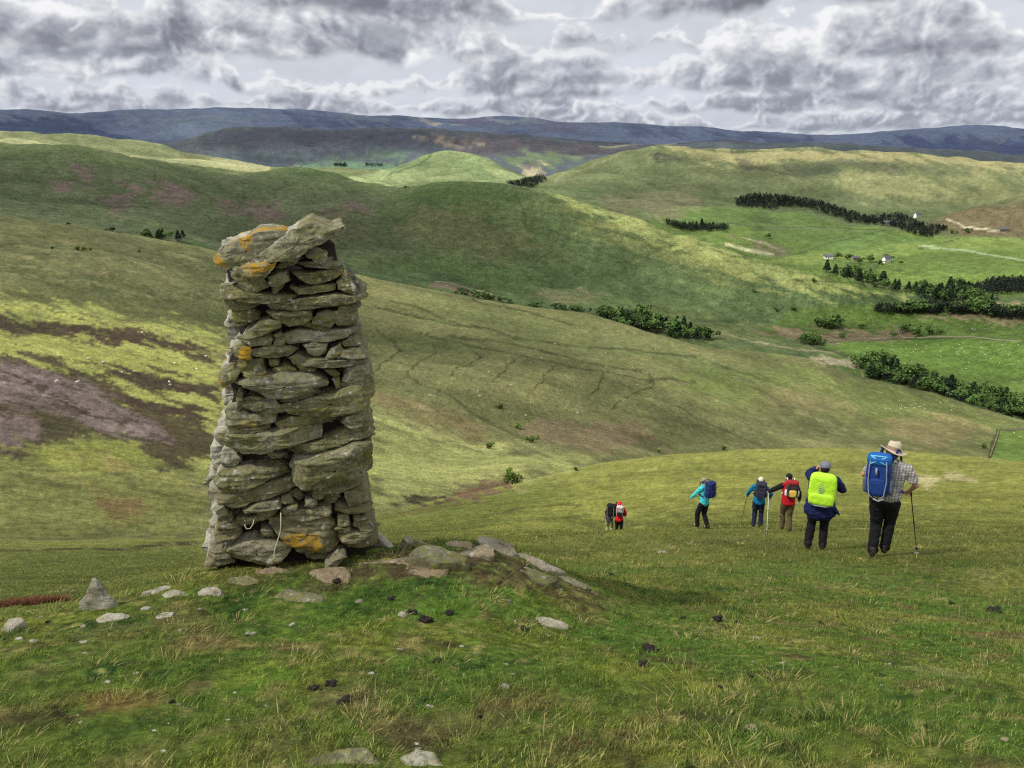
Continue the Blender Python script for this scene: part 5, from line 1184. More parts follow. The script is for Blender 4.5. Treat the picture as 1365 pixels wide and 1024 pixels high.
def backpack(P, w, h, dth, cl, label, dx=0, dz=0, style='day', roll=0):
    base = np.array(P['ch'])+[dx, -.13-dth*.5, -.06+dz-h*.5+.14]; e = top_empty('backpack', lw(P, tuple(base)), label, 'backpack', P['yaw']); e.scale = (P['H'],)*3
    e.rotation_euler = (0, roll, P['yaw'])
    body = cl['body']; tm = cl.get('trim', M_GREYP); vx = .011
    if style == 'cover':
        merged('rain_cover', [rbox((0, 0, h*.5), (w, dth, h), k=.42), rbox((0, -.03, h*.22), (w*.96, dth*1.05, h*.4), k=.5)], body, e, vx, .018)
        for i in range(9):
            ww = [.05, .06, .075, .09, .1, .1, .09, .075, .055][i]
            z = h*(.32+.055*i); merged('reflective_mark', [rbox((-.02, -dth*.5-.012+.010*abs(i-3.)/3, z), (ww, .012, .008), k=.3)], tm, e, 0)
        V, F, C = tube([(-w*.46, -dth*.1, h*.03), (-w*.2, -dth*.55, h*.015), (w*.2, -dth*.55, h*.015), (w*.46, -dth*.1, h*.03)], .012, 6)
        merged('hem_cord', [(V, [list(f) for f in F]+[list(c) for c in C])], tm, e, 0)
        return e
    merged('pack_body', [rbox((0, 0, h*.45), (w, dth, h*.86), k=.45)], body, e, vx, .02)
    merged('lid', [rbox((0, -.01, h*.92), (w*.98, dth*1.02, h*.24), rot=Matrix.Rotation(.12, 4, 'X'), k=.55)], cl.get('lid', body), e, vx, .014)
    merged('front_pocket', [rbox((0, -dth*.5, h*.30), (w*.66, dth*.35, h*.42), k=.45)], cl.get('pocket', body), e, vx, .012)
    for s in (-1, 1): merged('side_pocket', [rbox((s*w*.5, 0, h*.27), (w*.22, dth*.7, h*.38), k=.55)], cl.get('side', cl.get('pocket', body)), e, vx, .012)
    def strap(pts, rr=.007, m=None): V, F, C = tube(pts, rr, 6); merged('strap', [(V, [list(f) for f in F]+[list(c) for c in C])], m or tm, e, 0)
    f = -dth*.5-.02
    strap([(-w*.30, f*.8, h*.98), (-w*.34, f, h*.8), (-w*.36, f*1.02, h*.45), (-w*.3, f*1.2, h*.12), (-w*.1, f*1.25, h*.03)])
    strap([(w*.30, f*.8, h*.98), (w*.34, f, h*.8), (w*.36, f*1.02, h*.45), (w*.3, f*1.2, h*.12), (w*.1, f*1.25, h*.03)])
    if style == 'big':
        strap([(-w*.32, f*.75, h*1.04), (w*.28, f*.95, h*.86)], .0095, M_CORD); strap([(w*.32, f*.75, h*1.04), (-w*.3, f*.95, h*.86)], .0095, M_CORD)
        strap([(-w*.32, f*.75, h*1.04), (w*.32, f*.75, h*1.04)], .0095, M_CORD)
        strap([(-w*.05, f*1.15, h*.78), (-w*.04, f*1.2, h*.62)], .014, M_GREYP)
        strap([(-w*.1, f*1.25, h*.03), (w*.1, f*1.28, -.005), (w*.3, f*1.2, h*.05)], .012, M_GREYP)
    # shoulder straps over the wearer
    g = dth*.5
    for s in (-1, 1):
        strap([(s*w*.28-dx*.5, g-.01, h*.80), (s*.10-dx, g+.06, h*.5+.32-.06-dz+.02), (s*.115-dx, g+.19, h*.5+.13-dz+.06), (s*.15-dx, g+.25, h*.5-.08-dz), (s*.17-dx, g+.12, h*.12)], .017, cl.get('harness', body))
    strap([(-.2-dx, g+.02, .05), (-.15-dx, g+.2, .02), (.15-dx, g+.2, .02), (.2-dx, g+.02, .05)], .02, cl.get('harness', body))
    return e
M_CORD = flat('light_blue_cord', (120,200,236), .7, .05, 40, 0)
def plaid():
    m, nt, b = new_mat('checked_shirt_cloth', .9); o = nd(nt, 'ShaderNodeTexCoord').outputs['Object']; c = tuple(srgb((196,192,184)))
    last = None
    for ax, sc, col, th in (('X', 8.5, (104,106,112), .80), ('Z', 8.5, (120,118,120), .82), ('X', 17., (150,146,144), .90), ('Z', 17., (150,142,136), .90)):
        w = nd(nt, 'ShaderNodeTexWave', Scale=sc, Distortion=.3); w.bands_direction = ax; nt.links.new(o, w.inputs[0])
        f = ramp(nt, w.outputs['Fac'], [(th-.06, 0.), (th, .85)]); last = mixc(nt, f, last if last is not None else c, tuple(srgb(col)))
    nt.links.new(last, b.inputs['Base Color']); g = nd(nt, 'ShaderNodeNewGeometry').outputs['Position']; bump(nt, b, noise_tex(nt, g, 18, 4, .6), .5, .015); return m
# 1 tall man in sun hat
M_HAT = flat('sun_hat_cloth', (196,184,160), .9, .12, 30, .3)
P1 = person(1168, 743, 1.84, math.radians(-4), 'tall walker in beige wide-brimmed sun hat and checked short-sleeved shirt', dict(trousers=M_BLACK, top=plaid(), top_name='shirt', short=True, hair=flat('dark_hair', (46,38,34), .8), hem=.06, loose=1.06),
   hips=(.0, 0), chest=(.02, .04), head=(.0, .10), footL=(-.06, .0), footR=(.08, .16), liftR=.02, handL=(-.24, .28, 1.06), handR=(.27, .26, 1.02), poleL=(-1, -.5, -.25), poleR=(1, -.5, -.3), gripL=1, gripR=1, voxel=.010, nod=1.0, build=1.06)
hx = P1['hd']
def hat(P, brim, crown, mat, tilt, brimw=.028):
    c = np.array(P['hd'])+[0, -.005, .05]; R = Matrix.Rotation(tilt[0], 4, 'X')@Matrix.Rotation(tilt[1], 4, 'Y')
    V = []; n = 48
    prof = [(.02, .105+crown), (.05, .108+crown), (.078, .10+crown), (.092, .07+crown), (.098, .03), (.102, .006), (.108, -.002), (brim*.8, -.012), (brim, -.006), (brim+.004, -.012), (brim, -.018), (brim*.8, -.022), (.104, -.012), (.095, .0), (.09, .06), (.02, .09+crown)]
    for r_, z in prof:
        for i in range(n):
            a = 2*PI*i/n; wv = .026*math.sin(2*a+.6)*max(0, r_-.11)/.08 + (.014*math.cos(a) if r_ < .06 else 0)
            V.append(np.array(R@Vector((r_*math.cos(a)*.95, r_*math.sin(a)*1.1, z+wv)))+c)
    m = len(prof); idx = np.arange(m*n).reshape(m, n); i2 = np.roll(idx, -1, 1)
    F = [list(f) for f in np.stack([idx[:-1], i2[:-1], i2[1:], idx[1:]], -1).reshape(-1, 4)]
    return merged('hat', [(np.array(V), F)], mat, P['root'], 0)
hb = hat(P1, .185, .02, M_HAT, (-.30, .16))
bnd, bf = seg_tube([np.array(P1['hd'])+[0, -.01, .052], np.array(P1['hd'])+[0, -.008, .072]], [(.103, .118), (.101, .116)], 24)
merged('hat_band', [(bnd, bf)], flat('hat_band_cloth', (140,116,96)), P1['root'], 0)
M_BLUE = cloth('royal_blue_nylon', (34,62,126), .6); M_LBLUE = cloth('bright_blue_nylon', (34,94,164), .6); M_GREYN = cloth('grey_mesh', (92,100,108))
backpack(P1, .32, .60, .23, dict(body=M_BLUE, lid=M_LBLUE, pocket=M_BLUE, side=M_GREYN, harness=cloth('navy_strap', (34,48,92)), trim=M_GREYP), 'big blue rucksack with light blue cord cross, on the walker in the sun hat', dx=-.11, dz=-.08, style='big', roll=-.07)
trek_pole(P1, tuple(P1['wR']+np.array([.02, .05, -.03])), (1222, 735), 'black trekking pole planted to the right of the walker in the sun hat')
# 2 walker with lime cover
M_NAVY = cloth('navy_shell_cloth', (28,36,78), .7)
flap = seg_tube([(.18, .02, 1.02), (.27, .0, .86), (.33, -.02, .80)], [(.03, .09), (.03, .10), (.02, .05)])
P2 = person(1086, 733, 1.68, 0, 'walker in grey cap and loose navy jacket with both elbows raised, seen from behind', dict(trousers=M_BLACK, top=M_NAVY, hair=flat('dark_brown_hair', (40,28,28), .85), hem=-.16, loose=1.22, flare=1.1, extra=[flap]),
   hips=(0, 0), chest=(.0, .02), head=(0, .07), footL=(-.13, 0), footR=(.12, .05), handL=(-.14, .16, 1.56), handR=(.17, .26, 1.36), poleL=(-1, -.1, -1.7), poleR=(1, -.1, -1.0), gripL=.8, gripR=.8, voxel=.010, build=1.12, nod=.3)
c = P2['hd']; M_CAP = flat('grey_cap_cloth', (118,120,134), .9)
merged('cap', [ell(c+[0, -.0, .055], (.096, .108, .085)), ell(c+[0, .13, .03], (.07, .075, .008))], M_CAP, P2['root'], .008)
merged('hood', [seg_tube([c+[-.10, -.07, -.115], c+[0, -.13, -.14], c+[.10, -.07, -.115]], [.042, .055, .042])], cloth('maroon_lining', (110,26,44)), P2['root'], .01, .02)
merged('collar', [seg_tube([c+[-.13, -.02, -.16], c+[0, -.10, -.19], c+[.13, -.02, -.16]], [.05, .06, .05])], M_NAVY, P2['root'], .01, .02)
backpack(P2, .46, .60, .2, dict(body=flat('lime_rain_cover', (188,240,58), .6, .06, 12, .3, .02), trim=M_GREYP), 'bright lime rucksack cover with grey reflective bars on the navy jacketed walker', dx=0, dz=-.09, style='cover')
# 3 red jacket
M_RED = cloth('red_fleece', (176,28,36)); M_OLV = cloth('olive_brown_cloth', (92,80,58))
P3 = person(1046, 708, 1.66, math.radians(12), 'walker in red jacket with black sleeves and black hat, arm reaching out', dict(trousers=M_OLV, top=M_RED, hair=flat('black_knit', (30,26,28)), loose=1.05),
   hips=(.0, 0), chest=(.0, .05), head=(-.02, .12), footL=(-.06, .12), footR=(.10, -.10), handL=(-.50, .25, 1.12), handR=(.35, .20, .95), gripL=1, gripR=.8, voxel=.014)
for e_, w_, s_ in ((P3['eL'], P3['wL'], P3['sL']), (P3['eR'], P3['wR'], P3['sR'])):
    merged('sleeve', [seg_tube([s_+(e_-s_)*.05, e_], [.088, .074]), seg_tube([e_, e_+(w_-e_)*.95], [.072, .054])], cloth('black_sleeve', (30,30,34)), P3['root'], .014, .02)
c = P3['hd']; merged('hat', [ell(c+[0, 0, .06], (.094, .106, .075))], flat('black_felt', (24,22,24)), P3['root'], .01)
merged('neck_scarf', [seg_tube([c+[0, -.03, -.13], c+[0, -.03, -.02]], [(.085, .085), (.08, .088)])], M_RED, P3['root'], .01, .02)
M_WH = cloth('white_nylon', (214,212,206)); M_YE = cloth('yellow_nylon', (226,196,90))
backpack(P3, .32, .50, .2, dict(body=cloth('dark_grey_nylon', (70,60,66)), lid=cloth('red_nylon', (150,44,46)), pocket=M_YE, side=M_WH, trim=cloth('dark_edge', (40,36,40)), harness=M_WH), 'dark grey, red and yellow daypack on the walker with the black sleeves', dx=.04)
trek_pole(P3, tuple(P3['wL']+np.array([-.01, .03, .02])), (1022, 711), 'pale trekking pole held out between the teal walker and the red walker', M_POLEW)
trek_pole(P3, tuple(P3['wR']+np.array([.0, .05, .0])), (1060, 700), 'thin pole slanting behind the red walker towards the navy walker', M_POLEW)
# 4 teal jacket
P4 = person(1008, 703, 1.70, 0, 'white-haired walker in teal blue jacket and navy trousers seen from behind', dict(trousers=cloth('navy_trouser_cloth', (34,40,62)), top=cloth('teal_shell', (22,110,150)), hair=flat('white_hair', (216,206,190), .85)),
   footL=(-.09, 0), footR=(.12, .04), chest=(0, .03), head=(0, .08), handL=(-.38, .22, .98), handR=(.34, .24, 1.02), gripL=1, gripR=1, voxel=.014)
backpack(P4, .34, .52, .24, dict(body=cloth('charcoal_nylon', (48,50,64)), trim=cloth('charcoal_trim', (80,82,96))), 'charcoal rounded daypack on the white-haired walker in teal', dx=.03)
trek_pole(P4, tuple(P4['wL']+np.array([0, .04, 0])), (988, 698), 'thin dark trekking pole to the left of the white-haired walker')
# 5 turquoise
P5 = person(936, 705, 1.66, math.radians(52), 'walker in turquoise jacket and black leggings walking towards the left', dict(trousers=M_BLACK, top=cloth('turquoise_shell', (78,196,206)), hair=flat('grey_hair', (150,134,120), .85), long=True),
   footL=(-.06, .16), footR=(.07, -.16), liftR=.02, chest=(0, .04), head=(0, .09), handL=(-.22, .38, .98), handR=(.2, .30, .95), voxel=.014, build=.95, nod=.5)
backpack(P5, .32, .52, .22, dict(body=cloth('navy_nylon', (36,46,98)), trim=cloth('navy_trim', (56,62,96))), 'navy blue daypack on the walker in turquoise')
# 6, 7 the pair standing close together
P7 = person(824, 716.5, 1.62, math.radians(-8), 'walker in red hooded jacket close beside the one with the black rucksack', dict(trousers=M_BLACK, top=cloth('scarlet_shell', (206,40,44)), loose=1.05),
   footL=(-.1, 0), footR=(.1, .03), head=(0, .08), chest=(0, .03), handL=(-.30, .26, 1.10), handR=(.22, .3, 1.0), voxel=.015, rmin=28, nod=.3)
c = P7['hd']; merged('hood', [ell(c+[0, -.012, .015], (.105, .112, .13)), ell(c+[0, -.03, -.10], (.1, .1, .09))], cloth('scarlet_hood', (226,44,40)), P7['root'], .012, .015)
backpack(P7, .32, .48, .22, dict(body=cloth('silver_nylon', (168,160,156)), lid=cloth('silver_lid', (186,176,170)), pocket=cloth('black_nylon', (36,34,38)), trim=cloth('black_trim', (36,34,38))), 'silver grey daypack with black pocket on the red hooded walker', dx=.06)
trek_pole(P7, tuple(P7['wR']+np.array([.05, .02, 0])), (836, 712), 'thin trekking pole to the right of the red hooded walker', rmin=24)
P6 = person(811, 716.5, 1.56, math.radians(-14), 'walker in pale khaki trousers bending forward under a large black rucksack', dict(trousers=cloth('khaki_lime_cloth', (160,164,110)), top=cloth('grey_top', (70,70,74)), hair=flat('near_black_hair', (40,38,40))),
   footL=(-.1, 0), footR=(.12, .05), chest=(.14, .24), head=(.26, .42), handL=(-.2, .35, 1.0), handR=(.25, .35, 1.05), voxel=.015, rmin=28, nod=1)
backpack(P6, .46, .60, .30, dict(body=cloth('black_pack_nylon', (28,28,32)), trim=cloth('pale_trim', (170,172,176))), 'large black rucksack on the bending walker at the left of the pair', dx=-.04, dz=.02)
trek_pole(P6, tuple(P6['wL']+np.array([-.06, .02, 0])), (801, 713), 'thin trekking pole to the left of the bending walker', rmin=24)
# ------------------------------------------------------------------ trees and shrubs
def crown_mesh(kind, seed, n=420):
    g = np.random.default_rng(seed); V = []; C = []
    if kind == 'broad':
        cl = [(g.normal(0, .26), g.normal(0, .26), .62+g.normal(0, .15), g.uniform(.16, .30)) for _ in range(11)]
        for i in range(n):
            cx, cy, cz, r = cl[g.integers(len(cl))]; d = g.normal(size=3); d /= np.linalg.norm(d); q = np.array([cx, cy, cz])+d*r*g.uniform(.6, 1.0)*np.array([1, 1, .85]); V.append(q)
    elif kind == 'conifer':
        for i in range(n):
            z = g.uniform(.12, 1)**.9; r = (1-z)*.27+.02; a = g.uniform(0, 2*PI); rr = r*g.uniform(.55, 1.1); V.append(np.array([rr*math.cos(a), rr*math.sin(a), z]))
    else:
        cl = [(g.normal(0, .2), g.normal(0, .2), g.uniform(.25, .7), g.uniform(.2, .34)) for _ in range(9)]
        for i in range(n):
            cx, cy, cz, r = cl[g.integers(len(cl))]; d = g.normal(size=3); d /= np.linalg.norm(d); V.append(np.array([cx, cy, cz])+d*r*g.uniform(.6, 1.0))
    V = np.array(V); s = .062 if kind != 'conifer' else .05
    T = []; 
    for q in V:
        a, b2 = g.normal(size=3), g.normal(size=3); a /= np.linalg.norm(a); b2 -= a*np.dot(a, b2); b2 /= np.linalg.norm(b2)
        if kind == 'conifer': a[2] *= .4
        k = s*g.uniform(.7, 1.5); T += [q-a*k-b2*k*.5, q+a*k-b2*k*.6, q+a*k*.6+b2*k*.8, q-a*k*.6+b2*k*.7]
    T = np.array(T); F = np.arange(len(T)).reshape(-1, 4)
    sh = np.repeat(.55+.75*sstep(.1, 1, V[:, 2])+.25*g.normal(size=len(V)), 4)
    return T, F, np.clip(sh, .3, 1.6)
def leafmat(name, rgb):
    m, nt, b = new_mat(name, .8); a = nd(nt, 'ShaderNodeAttribute', attribute_name='Col').outputs['Color']
    oi = nd(nt, 'ShaderNodeObjectInfo').outputs['Random']
    c = mixc(nt, ramp(nt, oi, [(0, 0.), (1, 1.)]), tuple(srgb(rgb)*.32), tuple(srgb(rgb)*.85)); c = mixc(nt, 1., c, a, 'MULTIPLY'); nt.links.new(c, b.inputs['Base Color']); return m
M_LEAF = leafmat('broadleaf_foliage', (84,112,52)); M_CON = leafmat('conifer_foliage', (58,84,52)); M_BUSH = leafmat('bush_foliage', (116,140,60)); M_BARK = flat('bark', (92,80,66), .95, .3, 2, .5, .05)
def tree_proto(kind, seed):
    T, F, sh = crown_mesh(kind, seed, 420 if kind != 'bush' else 520); col = np.repeat(sh[:, None], 3, 1)
    mat = {'broad': M_LEAF, 'conifer': M_CON, 'bush': M_BUSH}[kind]
    cm = np_mesh('crown', T, F, mat, col, smooth=False)
    if kind == 'conifer': pts = [[(0, 0, -.05), (0, 0, .4), (0, 0, .95)]]; rad = [[.018, .013, .004]]
    elif kind == 'broad': pts = [[(0, 0, -.05), (.01, 0, .25), (0, .01, .5)], [(.01, 0, .25), (.12, .03, .45), (.2, .05, .62)], [(.01, 0, .3), (-.1, -.05, .5), (-.18, -.06, .66)], [(0, 0, .35), (.02, .12, .55), (.02, .16, .7)]]; rad = [[.035, .026, .014], [.018, .012, .005], [.018, .012, .005], [.016, .01, .004]]
    else: pts = [[(0, 0, -.05), (.05, 0, .3), (.1, 0, .5)], [(0, 0, -.05), (-.08, .03, .3), (-.14, .03, .5)]]; rad = [[.03, .02, .008]]*2
    V, F, o_ = [], [], 0
    for p_, r_ in zip(pts, rad):
        v, f, c_ = tube(p_, r_, 6); V.append(v); F += [[int(i)+o_ for i in q] for q in f]+[[int(i)+o_ for i in q] for q in c_]; o_ += len(v)
    me = bpy.data.meshes.new('trunk'); me.from_pydata(np.concatenate(V).tolist(), [], F); me.materials.append(M_BARK)
    out = (cm.data, me); bpy.data.objects.remove(cm); return out
PROTO = {k: [tree_proto(k, s) for s in range(4)] for k in ('broad', 'conifer', 'bush')}
TN = {'broad': ('broadleaf_tree', 'tree'), 'conifer': ('conifer_tree', 'tree'), 'bush': ('bush', 'bush')}
tr_rng = random.Random(3)
def tree(px, py, hpx, kind, label, group=None, wide=1., rmin=0):
    p = at(px, py, rmin); h = hpx*depth(p)/FPX*1.04; nm, cat = TN[kind]
    e = bpy.data.objects.new(nm, None); COL.objects.link(e); e.location = p; e.rotation_euler = (0, 0, tr_rng.random()*6.28); e.scale = (h*wide, h*wide, h); tag(e, label, cat, group)
    cm, tm = PROTO[kind][tr_rng.randrange(4)]
    for n_, me in (('crown', cm), ('trunk', tm)):
        o = bpy.data.objects.new(n_, me); COL.objects.link(o); o.parent = e
    return e
def scatter(poly, n, hp, kinds, label, group, seed, rmin=700, wide=1.15):
    g = random.Random(seed); xs = [p[0] for p in poly]; ys = [p[1] for p in poly]; k = 0; pts = []
    while len(pts) < n and k < 60000:
        k += 1; x = g.uniform(min(xs), max(xs)); y = g.uniform(min(ys), max(ys)); c = False
        for i in range(len(poly)):
            (ax, ay), (bx, by) = poly[i], poly[(i+1) % len(poly)]
            if (ay > y) != (by > y) and x < (bx-ax)*(y-ay)/(by-ay)+ax: c = not c
        if c and all(abs(x-q[0]) > hp*.32*min(1, k/3000+.6) or abs(y-q[1]) > 1.4 for q in pts[-60:]): pts.append((x, y))
    for x, y in pts:
        kd = g.choice(kinds); tree(x, y, hp*g.uniform(.75, 1.25)*(1.1 if kd == 'conifer' else .95), kd, label[kd] if isinstance(label, dict) else label, group, wide=wide if kd != 'conifer' else wide*1.15, rmin=rmin)
LG = lambda a, b: {'broad': a, 'conifer': b}
scatter([(796,424),(830,415),(880,427),(925,442),(945,452),(945,459),(900,452),(850,440),(810,432)], 46, 14, ['broad', 'conifer', 'broad'], LG('rounded tree in the streamside wood below the round hill', 'pointed conifer in the streamside wood below the round hill'), 'trees of the streamside wood below the round hill', 1, 960)
scatter([(1147,490),(1175,488),(1240,508),(1300,522),(1365,540),(1375,560),(1330,552),(1280,538),(1220,520),(1160,505)], 72, 17, ['broad', 'broad', 'conifer'], LG('rounded tree in the long wood behind the hillside at right', 'pointed conifer in the long wood behind the hillside at right'), 'trees of the long wood behind the right hillside', 2, 945)
scatter([(1165,414),(1240,413),(1300,412),(1365,420),(1375,428),(1340,426),(1300,420),(1230,419),(1168,418)], 34, 13, ['broad'], 'dark tree in the flat topped shelter belt across the green field', 'trees of the shelter belt', 3, 1300, 1.4)
scatter([(1096,362),(1150,368),(1200,380),(1250,392),(1300,394),(1300,400),(1240,400),(1190,390),(1130,374)], 44, 12, ['conifer', 'conifer', 'broad'], LG('rounded tree in the row along the valley stream', 'pointed conifer in the row along the valley stream'), 'trees in the row along the valley stream', 4, 1550)
scatter([(1245,388),(1290,382),(1310,392),(1340,402),(1300,408),(1250,402)], 18, 13, ['broad', 'conifer'], LG('rounded tree where the stream row meets the shelter belt', 'conifer where the stream row meets the shelter belt'), 'trees between stream row and shelter belt', 5, 1450)
scatter([(572,384),(620,390),(680,402),(690,406),(640,400),(590,390)], 14, 7, ['broad'], 'small shrubby tree along the stream under the round hill', 'shrubby trees along the stream', 6, 960, 1.4)
scatter([(700,408),(790,414),(790,418),(720,412)], 10, 6, ['broad'], 'small shrub on the stream bank left of the streamside wood', 'shrubs left of the streamside wood', 7, 960, 1.5)
scatter([(190,312),(245,314),(250,320),(195,319)], 12, 9, ['broad', 'conifer'], LG('small rounded tree in the clump under the dark ridge', 'small conifer in the clump under the dark ridge'), 'clump of trees under the dark ridge', 8, 900)
scatter([(1088,432),(1120,436),(1125,441),(1090,438)], 9, 13, ['broad'], 'tree in the small group on the rough patch between green fields', 'trees on the rough patch', 9, 1100)
scatter([(1058,454),(1095,458),(1092,461),(1060,459)], 8, 11, ['broad'], 'bushy tree in the corner of the green field beside the river bend', 'trees at the river bend', 10, 1000, 1.3)
for x, y, h, k, l in [(238,321,13,'conifer','tallest dark conifer in the clump under the dark ridge'),(150,309,6,'broad','lone tree left of the clump under the dark ridge'),(92,300,4,'broad','tiny lone tree at the far left below the dark ridge'),
  (1203,444,13,'broad','left one of three round trees on the green field'),(1222,449,10,'broad','middle one of three round trees on the green field'),(1238,446,12,'broad','right one of three round trees on the green field'),
  (1122,452,8,'broad','low round tree on the left end of the rough patch'),(1149,438,6,'broad','small round shrub between rough patch and field'),(1192,450,6,'broad','small shrub left of three round trees'),
  (928,305,9,'conifer','left one of two tall conifers beyond the hill flank'),(935,303,11,'conifer','right one of two tall conifers beyond the hill flank'),(1025,318,6,'broad','lone round tree on the bright far field'),
  (1160,350,9,'broad','large tree left of the white farmhouse'),(1180,349,9,'broad','round tree touching the white farmhouse'),(1115,345,8,'broad','round tree beside the low barn'),(1130,346,7,'broad','tree right of the low barn'),(1145,352,7,'broad','tree in the farmhouse garden'),
  (1172,353,6,'broad','low tree in front of the white farmhouse'),(1200,352,4,'broad','single tree right of the white farmhouse'),(1268,312,6,'broad','tree beside the far right cottage'),(1290,311,6,'broad','tree right of the far right cottage'),
  (1085,376,5,'broad','single small tree at the end of the hill flank'),(1005,390,4,'broad','tiny thorn tree on the hill flank'),(1035,415,5,'broad','thorn tree low on the hill flank'),(1057,414,5,'broad','second thorn tree low on the hill flank'),
  (541,252,4,'broad','tiny tree in the saddle left of the round hill')]: tree(x, y, h, k, l, rmin=650, wide=1.3)
for x, y, h, l in [(683,646,19,'bright green bush alone at the head of the gully'),(678,632,10,'small dark bush just behind the bright green bush'),(667,545,8,'small thorn bush highest on the gully side'),(690,571,9,'dark thorn bush in the middle of the gully'),
  (709,590,11,'dark spreading bush lowest in the gully'),(652,598,10,'upright thorn bush left of the gully'),(768,628,6,'tiny bush on the edge of the shoulder'),(878,603,6,'bush on the slope near the shoulder edge'),(964,600,7,'bush above the shoulder edge left of the walkers'),
  (186,336,4,'tiny shrub on the upper left slope'),(70,332,4,'lone dot-like shrub at the left of the upper slope'),(104,334,6,'left shrub of three in a row on the upper left slope'),(112,334,6,'middle shrub of three in a row on the upper left slope'),(121,334,5,'right shrub of three in a row on the upper left slope'),
  (1311,598,7,'small pale bush beside the field corner wall'),(653,682,3,'tiny stake-like shrub behind the shoulder')]: tree(x, y, h, 'bush', l, wide=1.0)
# plantations read as one dark mass
def plantation(poly, n, hp, label, seed, rmin, name='wood'):
    g = random.Random(seed); xs = [p[0] for p in poly]; ys = [p[1] for p in poly]; V, F, C, o_ = [], [], [], 0; t = 0; ps = [crown_mesh('conifer', 40+i, 46) for i in range(3)]
    while t < n:
        x = g.uniform(min(xs), max(xs)); y = g.uniform(min(ys), max(ys)); c = False
        for i in range(len(poly)):
            (ax, ay), (bx, by) = poly[i], poly[(i+1) % len(poly)]
            if (ay > y) != (by > y) and x < (bx-ax)*(y-ay)/(by-ay)+ax: c = not c
        if not c: continue
        t += 1; p = at(x, y, rmin); h = hp*depth(p)/FPX*g.uniform(.85, 1.15); T, f, sh = ps[g.randrange(3)]
        q = (T-[0, 0, .5])*[1.6, 1.6, 1]+[0, 0, .5]
        V.append(q*h+np.array(p)); F.append(f+o_); C.append(sh*.8); o_ += len(T)
    col = np.repeat(np.concatenate(C)[:, None], 3, 1); o = np_mesh(name, np.concatenate(V), np.concatenate(F), M_PLANT, col, smooth=False); return tag(o, label, 'wood', kind='stuff')
M_PLANT = leafmat('plantation_foliage', (50,64,52))
plantation([(976,270),(1000,262),(1040,263),(1070,268),(1100,274),(1140,287),(1170,297),(1165,301),(1130,297),(1090,284),(1060,275),(1030,280),(985,278)], 900, 6, 'dark curved conifer plantation on the far side above green fields', 1, 2600)
plantation([(1150,291),(1200,288),(1225,300),(1262,306),(1240,318),(1215,314),(1195,304),(1165,300)], 500, 6, 'dark irregular wood around the far farm', 2, 2600)
plantation([(672,246),(700,241),(722,236),(728,241),(712,250),(690,251)], 300, 5, 'dark block of conifers behind the shoulder of the round hill', 3, 2600)
plantation([(884,296),(905,300),(970,303),(970,309),(920,310),(890,302)], 300, 6, 'dark wood strip just beyond the hill flank', 4, 1900)
plantation([(1290,386),(1325,376),(1365,376),(1375,392),(1330,394),(1300,394)], 320, 9, 'tall dark plantation at the right edge of the valley', 5, 1500)
plantation([(445,221),(462,220),(462,223),(446,223)], 60, 4, 'distant blue grey wood in the far valley', 6, 5600)
plantation([(486,219),(510,220),(510,223),(488,223)], 60, 3, 'distant small wood right of the far valley', 7, 5600)
for poly_, n_, hp_, lab_, rm_ in [([(796,424),(830,415),(880,427),(925,442),(945,452),(945,459),(900,452),(850,440),(810,432)],170,8,'dense low undergrowth filling the streamside wood below the round hill',960),
  ([(1147,490),(1175,488),(1240,508),(1300,522),(1365,540),(1375,560),(1330,552),(1280,538),(1220,520),(1160,505)],330,10,'dense undergrowth filling the long wood behind the right hillside',945),
  ([(1165,414),(1240,411),(1300,411),(1365,420),(1375,428),(1340,427),(1300,421),(1230,420),(1168,419)],260,12,'dense dark scrub filling the flat topped shelter belt',1300),
  ([(1096,364),(1150,370),(1200,382),(1250,390),(1300,392),(1340,402),(1300,408),(1240,402),(1190,392),(1130,376)],230,7,'low scrub along the valley stream between fields',1450)]:
    plantation(poly_, n_, hp_, lab_, 50+n_, rm_, 'undergrowth')
